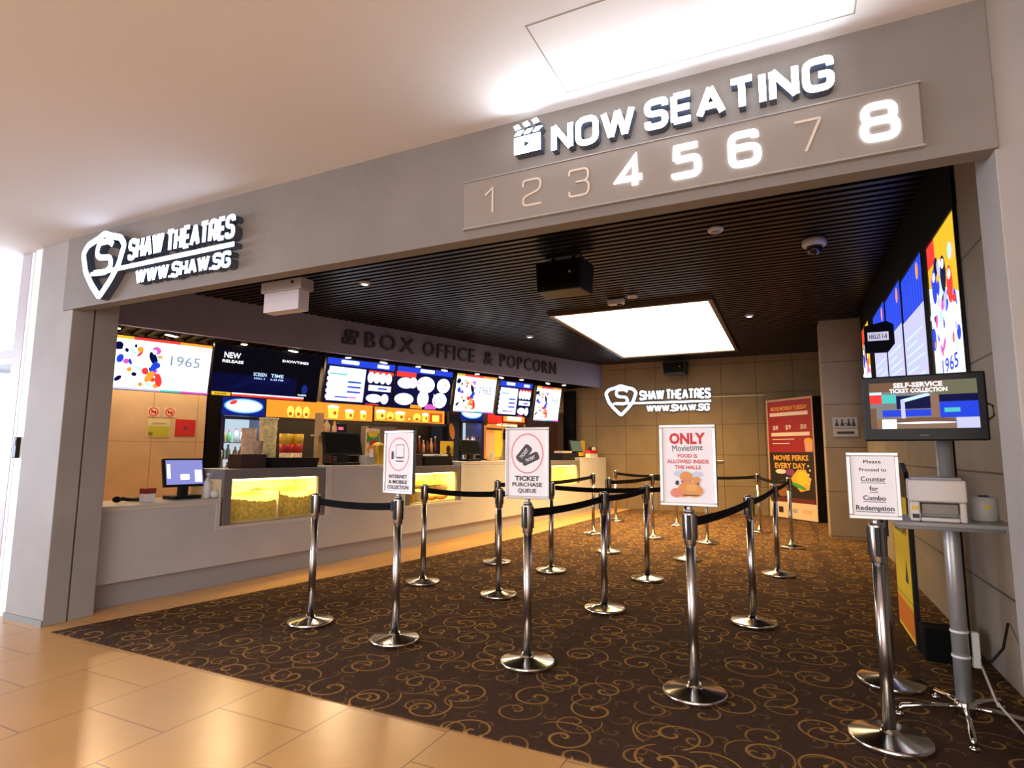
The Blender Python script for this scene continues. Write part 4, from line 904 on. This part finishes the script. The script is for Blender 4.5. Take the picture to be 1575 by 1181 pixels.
MB().box(-.38, 0, 1.15, -.35, .03, 1.98).box(.35, 0, 1.15, .38, .03, 1.98).box(-.38, .47, 1.15, .38, .5, 1.98).build('cabinet_frame', MATS['case_lining_cream'], t); MB().box(-.35, .008, 1.15, .35, .014, 1.98).build('glass_pane', GLASS, t)
MB().lathe([(.10, -.18), (.16, -.14), (.17, 0), (.12, .06), (.02, .08)], 18, (0.05, .26, 1.80)).rod((.05, .26, 1.86), (.05, .26, 1.985), .012).build('kettle', matblack, t); MB().box(-.30, .2, 1.93, .30, .26, 1.96).build('inner_lamp', g_case, t)
t = thing('tall_cupboard', 'tall dark brown cupboard at the far end of the kitchen', 'cupboard', K(-1.88, .90), SA); bw = mat('dark_walnut', (.085, .030, .010), .4, noise=.2, nscale=4)
MB().box(0, .02, 0, 1.12, .50, 2.4).build('carcass', bw, t); 
for k in range(3): MB().box(-.0+.01+.37*k, 0, .05, .365+.37*k, .018, 2.38).build('door', bw, t, bevel=.003)
t = thing('end_panel', 'black upright panel beside the far back wall', 'panel', K(-.54, .56), SA); MB().box(0, 0, 0, .09, .34, 2.86).build('panel', matblack, t)
# notices on the tan wall
def notice(name, label, s, z, w, h, draw, base):
    t = thing(name, label, 'notice', K(s, .846, z), SA); MB().box(-w/2, 0, 0, w/2, .003, h).build('sheet', base, t); g = Gfx(-.0005); draw(g, w, h); g.build('print', t)
pale = mat('pale_notice', (.62, .62, .40), .6)
notice('wall_notice', 'green-yellow notice with a cream top on the tan wall', -9.52, 1.505, .29, .26, lambda g, w, h: g.rect(-w/2+.008, .01, w/2-.008, h*.62, mat('lime_paper', (.48, .50, .05), .6)).ell(-w*.34, h*.18, .03, .03, mat('olive_ink', (.2, .2, .02), .6), 12).rect(-w*.3, h*.75, w*.3, h*.8, mat('tan_ink', (.5, .3, .2), .6)), pale)
notice('wall_notice', 'plain red notice on the tan wall', -9.17, 1.525, .27, .25, lambda g, w, h: g.rect(-w/2+.008, .008, w/2-.008, h-.008, red).ell(0, h*.5, .03, .03, mat('purple_ink', (.2, .02, .15), .6), 10), mat('red_paper', (.45, .02, .02), .6))
for k, lab in enumerate(('left small round prohibition sticker above the lime notice', 'right small round prohibition sticker above the notices')):
    notice('prohibition_sticker', lab, -9.60+.21*k, 1.80, .15, .14, lambda g, w, h: g.ring(0, h/2, .062, .062, .014, redink).rect(-.03, h/2-.012, .035, h/2+.012, brown).poly([(-.045, h/2+.035), (-.035, h/2+.045), (.045, h/2-.035), (.035, h/2-.045)], redink), mat('sticker_pale', (.70, .55, .45), .6))

# ------------------------------------------------------------------ belt stanchions
def stanchion(label, x, y, to=None, sag=.02):
    t = thing('belt_stanchion', label, 'stanchion', (x, y, .007), 0, 'belt stanchions')
    bs = MB().lathe([(.166, 0), (.170, .004), (.170, .024), (.166, .030), (.162, .0315), (.046, .047), (.038, .053), (.034, .068)], 40).build('base', steel if False else basem, t)
    MB().lathe([(.027, .066), (.027, .80)], 24).build('post', steel, t)
    MB().lathe([(.028, .792), (.0325, .800), (.0335, .962), (.030, .974), (.001, .976)], 24).build('head', steel, t)
    mb = MB()
    for k in range(4):
        a = PI/4*0+k*PI/2+.785*0; M_ = Matrix.Rotation(a, 4, 'Z'); mb.box(.027, -.011, .825, .040, .011, .958, M=M_)
    mb.build('belt_cassette', black, t, bevel=.004)
    if to:
        d = Vector((to[0]-x, to[1]-y)); L_ = d.length; a = math.atan2(d.y, d.x); n = 10; vs = []
        for i in range(n+1):
            u = .046+(L_-.092)*i/n; dz = -sag*4*(i/n)*(1-i/n)
            for zz in (.888, .940):
                for yy in (-.0012, .0012): vs.append((u, yy, zz+dz))
        fs = []
        for i in range(n):
            o = 4*i; p = o+4
            fs += [(o, p, p+2, o+2), (o+1, o+3, p+3, p+1), (o, o+1, p+1, p), (o+2, p+2, p+3, o+3)]
        fs += [(0, 2, 3, 1), (4*n, 4*n+1, 4*n+3, 4*n+2)]
        mb = MB(); mb.add(vs, fs); b = mb.build('belt', beltm, t); b.rotation_euler.z = a
        mb = MB().box(L_-.066, -.009, .880, L_-.046, .009, .948); c = mb.build('belt_end', black, t, bevel=.002); c.rotation_euler.z = a
    return t
basem = mat('polished_base', (.60, .56, .50), .16, 1.)
P = dict(a=(-3.36, 3.50), b=(-2.53, 3.44), e=(-1.53, 3.445), n=(-.53, 3.42), u=(.345, 3.28), v=(.45, 4.08), c=(-3.385, 5.04), d=(-2.47, 4.91), g=(-1.462, 4.875), q=(-.32, 5.0), d2=(-3.21, 6.33), f=(-2.452, 6.165), k=(-1.404, 6.22), r=(-.19, 7.09), h=(-2.24, 7.70), m=(-1.22, 7.595), i=(-2.96, 9.29), l=(-2.0, 9.30), p=(-1.175, 9.145), t=(-.056, 9.264), j=(-3.13, 11.25), o=(-1.95, 11.08), s=(-.54, 10.84))
for k, to, lab in (
    ('a', 'b', 'front stanchion nearest the popcorn case, its belt running to the collection sign post'), ('b', None, 'stanchion holding the collection queue sign at the front'),
    ('e', 'g', 'front stanchion holding the ticket purchase queue sign'), ('n', 'q', 'front stanchion holding the red-lettered food sign'),
    ('u', None, 'stanchion holding the counter redemption notice beside the kiosk'), ('v', None, 'stanchion standing directly behind the redemption notice post'),
    ('c', 'd', 'second-row stanchion nearest the counter, seen against the middle snack case'), ('d', 'f', 'second-row stanchion just left of the ticket queue sign'),
    ('g', 'k', 'second-row stanchion between the ticket and food signs'), ('q', 'r', 'second-row stanchion right of the food sign'),
    ('d2', 'i', 'stanchion whose base shows directly behind the second-row one left of the ticket sign'), ('f', 'k', 'third-row stanchion just right of the ticket queue sign'),
    ('k', 'm', 'third-row stanchion immediately left of the food sign'), ('r', 't', 'third-row stanchion in front of the red film-offer poster'),
    ('h', 'l', 'stanchion seen behind the second-row post between the ticket and food signs'), ('m', 'p', 'stanchion whose base peeks out left of the food sign post'),
    ('i', None, 'stanchion close to the far display case near the counter end'), ('l', 'o', 'stanchion directly behind the third-row post left of the food sign'),
    ('p', None, 'stanchion whose foot shows right of the food sign post'), ('t', 's', 'stanchion in front of the lower right part of the film-offer poster'),
    ('j', 'o', 'farthest stanchion at the left, near the back wall sign'), ('o', 's', 'farthest stanchion in the middle, behind the food sign'), ('s', None, 'farthest stanchion at the right, left of the film-offer poster')):
    stanchion(lab, *P[k], to=P[to] if to else None, sag=.035 if to in ('i', 's', 'o') else .015)

# ------------------------------------------------------------------ sign frames on top of four stanchions
def sign_frame(label, p, z, w, h, rz, art, name='sign_frame'):
    t = thing(name, label, 'sign', (p[0], p[1], z), rz); b = .018
    MB().box(-w/2, -.010, .03, w/2, .012, .03+h).build('backing', grey, t)
    mb = MB()
    for a in ((-w/2, .03, w/2, .03+b), (-w/2, .03+h-b, w/2, .03+h), (-w/2, .03+b, -w/2+b, .03+h-b), (w/2-b, .03+b, w/2, .03+h-b)): mb.box(a[0], -.018, a[1], a[2], .014, a[3])
    mb.build('frame', silver, t, bevel=.003)
    MB().rod((0, 0, .0), (0, 0, .034), .016).lathe([(.026, 0), (.026, .008), (.016, .012)], 16).build('stem', silver, t)
    g = Gfx(-.0105); g.rect(-w/2+b, .03+b, w/2-b, .03+h-b, paper); art(g, w, h); g.build('poster', t)
    return t
def art_collect(g, w, h):
    z = .03+h*.62; g.ring(0, z, w*.36, w*.40, .008, pinkink)
    g.rrect(-.03, z-.03, .055, z+.07, .008, mat('grey_ink', (.25, .24, .26), .6)).rrect(-.024, z-.018, .049, z+.064, .006, paper).rect(-.005, z-.028, .03, z-.022, ink).rrect(-.072, z-.035, -.05, z+.02, .004, ink).rect(-.025, z-.052, .05, z-.045, ink)
    g.text('INTERNET', 0, .03+h*.27, .026, ink, w*.62).text('& MOBILE', 0, .03+h*.185, .026, ink, w*.62).text('COLLECTION', 0, .03+h*.10, .026, ink, w*.72)
def art_ticket(g, w, h):
    z = .03+h*.63; g.ring(0, z, w*.37, w*.42, .008, pinkink)
    dk = mat('charcoal_ink', (.055, .05, .055), .6)
    g.rrect(-.085, z-.030, .040, z+.030, .018, dk, rot=.85); g.rrect(-.040, z-.060, .085, z-.006, .016, dk, rot=.42)
    g.text('TICKET', -.022, z+.0, .022, paper, .075, rot=.85).text('TICKET', .022, z-.033, .020, paper, .07, rot=.42)
    g.text('TICKET', 0, .03+h*.285, .030, ink, w*.56, .03).text('PURCHASE', 0, .03+h*.20, .026, ink, w*.68, .02).text('QUEUE', 0, .03+h*.115, .026, ink, w*.42, .02)
def art_only(g, w, h):
    g.text('ONLY', 0, .03+h*.83, .060, redink, w*.64, .045).text("Movietime", 0, .03+h*.715, .038, ink, w*.54, 0., rot=.06)
    g.text('FOOD IS', 0, .03+h*.615, .022, redink, w*.34, .02).text('ALLOWED INSIDE', 0, .03+h*.545, .022, redink, w*.74, .02).text('THE HALLS', 0, .03+h*.475, .022, redink, w*.46, .02)
    fo = mat('fried_food_print', (.72, .32, .09), .6); pk = mat('salmon_food_print', (.75, .26, .18), .6); bl = mat('pale_blue_print', (.55, .66, .80), .6); pu = mat('purple_print', (.18, .10, .22), .6)
    g.ell(-.03, .03+h*.39, .05, .02, bl, 14).ell(.05, .03+h*.39, .03, .015, bl, 14)
    g.poly([(-.035, .03+h*.28), (.015, .03+h*.28), (.022, .03+h*.36), (-.042, .03+h*.36)], pu).ell(-.01, .03+h*.355, .036, .028, fo, 16).ell(-.008, .03+h*.31, .02, .02, pk, 12)
    g.poly([(.032, .03+h*.25), (.058, .03+h*.25), (.062, .03+h*.31), (.028, .03+h*.31)], pu).ell(.045, .03+h*.32, .022, .018, fo, 14).ell(-.06, .03+h*.28, .010, .014, ink, 10)
    for a in ((0., .21, .060, .040, fo), (.035, .18, .045, .032, fo), (-.02, .175, .05, .03, fo), (-.065, .16, .034, .026, pk), (.02, .225, .03, .02, mat('golden_food_print', (.80, .42, .12), .6))): g.ell(a[0], .03+h*a[1], a[2], a[3], a[4], 16, .15)
    g.rect(-.03, .03+h*.128, .06, .03+h*.138, brown)
def art_notice(g, w, h):
    for s_, z, hh, ww, u in (('Please', .86, .018, .36, 0), ('Proceed to', .74, .018, .56, 0), ('Counter', .60, .026, .52, 1), ('for', .46, .026, .18, 1), ('Combo', .32, .026, .46, 1), ('Redemption', .17, .026, .78, 1)):
        g.text(s_, 0, .03+h*z, hh*.9, ink, w*ww*.92, .015)
        if u: g.rect(-w*ww*.46, .03+h*z-hh*.78, w*ww*.46, .03+h*z-hh*.68, ink)
sign_frame('silver-framed sign with a phone symbol in a red ring, leftmost of the stanchion signs', P['b'], .983, .295, .445, -.17, art_collect)
sign_frame('silver-framed ticket purchase queue sign with two dark tickets in a red ring', P['e'], .983, .305, .455, 0., art_ticket)
sign_frame('silver-framed sign with large red ONLY lettering and fried food picture', P['n'], .983, .308, .455, 0., art_only)
sign_frame('small silver-framed notice about combo redemption beside the kiosk', P['u'], .970, .215, .315, -.03, art_notice)

# ------------------------------------------------------------------ self-service kiosk on the right
t = thing('kiosk_stand', 'grey pole stand with chrome star feet and a tray, on the right by the pier', 'stand', (.715, 3.70, .007))
MB().rod((0, 0, .05), (0, 0, 1.42), .036, 24).build('pole', mat('pole_grey', (.36, .35, .34), .35, .5), t)
MB().box(.025, .018, .30, .050, .045, 1.40).build('cable_duct', matblack, t, bevel=.004)
MB().lathe([(.045, .035), (.045, .095), (.037, .10)], 20).build('hub', chrome, t)
for k, (dx, dy) in enumerate(((-.285, -.06), (-.045, -.34), (.25, .0), (-.075, .27), (.20, .26))):
    MB().tube([(dx*.1, dy*.1, .066), (dx*.5, dy*.5, .062), (dx*.95, dy*.95, .045), (dx, dy, .015)], .014, 10).lathe([(.020, 0), (.020, .012), (.012, .018)], 12, (dx, dy, 0)).build('leg', chrome, t)
MB().box(-.27, -.27, .955, .215, .14, .975).box(-.24, -.13, .925, .19, .12, .955).build('tray', mat('tray_grey', (.30, .29, .28), .4), t, bevel=.004)
for zt in (.42, .30): MB().lathe([(.040, zt), (.040, zt+.012)], 20).build('cable_tie', white, t)
MB().box(.052, .02, .25, .085, .05, .42).build('power_strip', white, t, bevel=.005)
t = thing('television', 'flat black television on the kiosk pole showing a ticket collection screen', 'television', (.612, 3.57, 1.375), -.17)
w, h = .52, .338
MB().box(-w/2, -.012, 0, w/2, .045, h).box(-.10, .045, .05, .10, .09, h-.05).build('housing', black, t, bevel=.008)
def art_tv(g, w, h):
    x0, x1, z0, z1 = -w/2+.035, w/2-.035, .062, h-.035; W_, H_ = x1-x0, z1-z0; X = lambda u: x0+W_*u; Z = lambda v: z0+H_*v
    sb = glow('screen_slate', (.12, .15, .28), .7); sb2 = glow('screen_mid_brown', (.42, .25, .16), .7)
    g.rect(x0, z0, x1, z1, g_grey).rect(X(0), Z(.80), X(1), Z(1), g_brown).poly([(X(.6), Z(.7)), (X(1), Z(.7)), (X(1), Z(1)), (X(.72), Z(1))], glow('screen_olive_grey', (.25, .24, .14), .7))
    g.rect(X(0), Z(.55), X(.12), Z(.74), g_red).rect(X(.12), Z(.55), X(.26), Z(.74), g_teal).rect(X(0), Z(.74), X(.12), Z(.80), g_pale)
    g.rect(X(.26), Z(.42), X(1), Z(.70), g_navy).poly([(X(.3), Z(.62)), (X(.55), Z(.74)), (X(.6), Z(.70)), (X(.33), Z(.56))], g_pale)
    g.rect(X(.12), Z(.26), X(.72), Z(.40), g_blue).rect(X(.66), Z(.22), X(1), Z(.55), g_blue).rect(X(.70), Z(.33), X(.84), Z(.42), g_teal).rect(X(.58), Z(.2), X(.66), Z(.72), sb2).rect(X(.30), Z(.2), X(.34), Z(.62), g_lilac)
    g.rect(X(0), Z(0), X(1), Z(.22), sb2).rect(X(.8), Z(0), X(1), Z(.22), g_lilac).ell(X(.5), Z(.15), W_*.30, H_*.06, sb, 20).ell(X(.5), Z(.18), W_*.28, H_*.05, g_brown, 20).ell(X(.52), Z(.12), W_*.28, H_*.02, g_scr, 20).rect(X(.11), Z(.0), X(.25), Z(.20), g_scr).rect(X(0), Z(0), X(.06), Z(.45), g_brown)
    g.text('SELF-SERVICE', X(.47), Z(.93), H_*.10, g_scr, W_*.46, .03).text('TICKET COLLECTION', X(.47), Z(.81), H_*.085, g_scr, W_*.54, .03)
    g.text('-', 0, .03, .01, grey, .04)
g = Gfx(-.0125); art_tv(g, w, h); g.build('display', t)
MB().tube([(w/2, .02, .18), (w/2+.02, .02, .17), (w/2+.022, .02, .12), (w/2, .02, .10)], .005).build('cable', mat('brown_cable', (.12, .04, .02), .5), t)
t = thing('ticket_printer', 'white ticket printer with a grey paper slot on the kiosk tray', 'printer', (.634, 3.545, .983), -.10)
MB().box(-.115, -.10, .095, .115, .10, .20).box(-.112, -.085, 0, -.07, .10, .095).box(.085, -.085, 0, .112, .10, .095).box(-.07, .0, 0, .085, .10, .095).box(-.07, -.085, 0, .085, .0, .02).build('printer_body', mat('printer_white', (.66, .60, .56), .4), t, bevel=.008)
MB().box(-.065, -.075, .035, .08, .0, .085).build('paper_slot', mat('slot_olive_grey', (.22, .20, .16), .5), t, bevel=.004)
MB().box(-.10, -.09, .20, .10, .09, .212).build('top_lid', grey, t, bevel=.004)
g = Gfx(-.0865); g.rect(-.106, .055, -.078, .075, yellow).rect(-.104, .015, -.076, .035, ink); g.build('button_panel', t)
t = thing('paper_roll_tub', 'grey tub of paper rolls right of the ticket printer', 'tub', (.845, 3.64, .983))
MB().lathe([(.052, 0), (.056, .005), (.056, .115), (.050, .118), (.048, .06), (.001, .06)], 22).build('tub_body', mat('tub_grey', (.52, .50, .46), .5), t)
g = Gfx(-.0565); g.ell(0, .07, .014, .009, yellow, 12); g.build('sticker', t); MB().lathe([(.022, .06), (.022, .125), (.008, .125)], 14).build('paper_roll', dgrey, t)
o = MB().box(-.09, -.09, 0, .09, .09, .20).build('floor_box', matblack, bevel=.01); o.location = (.80, 4.72, .007); tag(o, 'black box on the carpet behind the kiosk by the right wall', 'box')
o = MB().tube([(.80, 3.72, .30), (.88, 3.9, .25), (.98, 4.1, .27), (1.06, 4.3, .36)], .007).build('power_cable', black); tag(o, 'black cable drooping from the kiosk pole to the right wall', 'cable')
o = MB().tube([(.80, 3.73, .27), (.84, 3.70, .12), (.92, 3.6, .02), (1.02, 3.55, .014), (1.05, 3.7, .014)], .006).build('power_cable', mat('pale_cable', (.45, .42, .38), .5)); tag(o, 'pale cable trailing from the kiosk pole onto the carpet', 'cable')
# yellow folding caution board
t = thing('caution_board', 'yellow standing caution board with black edge behind the redemption notice', 'caution board', (.70, 5.2, .007), -PI/2)
prof = [(-.36, 0), (.36, 0), (.36, 1.02), (.30, 1.18), (.18, 1.24), (-.18, 1.24), (-.30, 1.18), (-.36, 1.02)]
MB().prism(prof, 0, .03).build('board', black, t, bevel=.004)
g = Gfx(-.001); g.poly([(-.33, .02), (.33, .02), (.33, 1.0), (-.33, 1.0)], mat('caution_yellow', (.85, .62, .03), .5)).rect(-.33, .05, .33, .24, mat('caution_orange', (.80, .22, .02), .5)).rect(-.33, .28, .33, .285, ink).poly([(.10, .40), (.22, .40), (.16, .56)], ink).text('CAUTION', 0, .78, .09, ink, .5); g.build('print', t)
MB().box(-.30, .03, 0, .30, .25, .02).build('foot', black, t)

# ------------------------------------------------------------------ poster stand by the back wall and the washroom sign
t = thing('poster_stand', 'tall film-offer poster stand, red above and black below, by the back wall', 'poster stand', (-.02, 13.22, .007), -PI/4)
w, h = 1.22, 2.45
MB().box(-w/2, .002, 0, w/2, .24, h).build('cabinet', black, t, bevel=.008)
def art_offer(g, w, h):
    g.rect(-w/2, .02, w/2, h-.0, mat('poster_border_cream', (.50, .30, .20), .5)).rect(-w/2+.04, h*.55, w/2-.03, h-.04, mat('poster_red', (.30, .008, .012), .5)).rect(-w/2+.04, .34, w/2-.03, h*.55, mat('poster_black', (.012, .006, .006), .5))
    og = mat('poster_gold', (.80, .38, .04), .5); pw = mat('poster_white', (.75, .62, .55), .5)
    g.text('MOVIE MONDAY TUESDAY', 0, h*.92, .085, og, w*.78).rect(-w*.42, h*.855, w*.40, h*.885, pw)
    for k, x in enumerate((-.30, -.02, .30)): g.text(('$8', '$9', '$8.50')[k], x*w, h*.76, .09, pw, w*.12)
    g.rect(-w*.40, h*.685, w*.42, h*.715, pw).rect(-w*.38, h*.655, w*.1, h*.662, pw).rect(-w*.38, h*.62, w*.0, h*.627, pw)
    g.poly([(.32*w, h*.555), (.46*w, h*.555), (.47*w, h*.64), (.30*w, h*.64)], mat('poster_tub', (.7, .35, .2), .5)).ell(.385*w, h*.645, .085*w, .05, og, 14)
    g.text('MOVIE PERKS', 0, h*.505, .105, og, w*.74, .03).text('EVERY DAY', -.02*w, h*.44, .11, og, w*.66, .03)
    g.ell(-.22*w, h*.39, .12*w, .05, pw, 14).ell(-.02*w, h*.385, .10*w, .07, mat('poster_purple', (.2, .04, .16), .5), 14)
    g.poly([(-.02*w, h*.33), (.18*w, h*.23), (.36*w, h*.25), (.40*w, h*.33), (.30*w, h*.41), (.14*w, h*.41)], og).ell(.23*w, h*.34, .12*w, .14, yellow, 16, .4).ell(.15*w, h*.275, .16*w, .04, green, 14, -.3)
    g.ell(-.2*w, h*.25, .13*w, .17, mat('poster_brown', (.25, .09, .02), .5), 16).rect(-w/2+.05, .35, w/2-.05, .43, mat('poster_maroon', (.12, .01, .015), .5))
    for k in range(5): g.ell(.36*w+.03*w*(k % 2), h*(.44-.035*k), .022, .022, pw, 8)
    g.rect(-w/2, .02, w/2, .34, mat('poster_foot', (.62, .48, .34), .5)).rect(-.3*w, .12, -.2*w, .24, brown).rect(.0, .14, .10*w, .22, grey).text('WOW!', .3*w, .18, .09, orange, .2*w)
g = Gfx(.0); art_offer(g, w, h); g.build('poster', t)
t = thing('washroom_sign', 'grey plate with a row of dark figures above an arrow bar on the right pier', 'sign', (.79, 10.63, 1.59))
MB().box(-.175, -.016, .0, .175, -.001, .13).box(-.175, -.016, .14, .175, -.001, .31).build('plate', mat('plate_grey', (.40, .36, .36), .4), t, bevel=.003)
g = Gfx(-.0165); g.rrect(-.12, .045, .12, .085, .008, ink)
for x in (-.115, -.04, .05, .115): g.ell(x, .262, .015, .016, ink, 10).poly([(x-.032, .17), (x+.032, .17), (x+.008, .245), (x-.008, .245)], ink)
g.rect(-.008, .20, .022, .215, ink); g.build('pictogram', t)
bpy.context.view_layer.update()
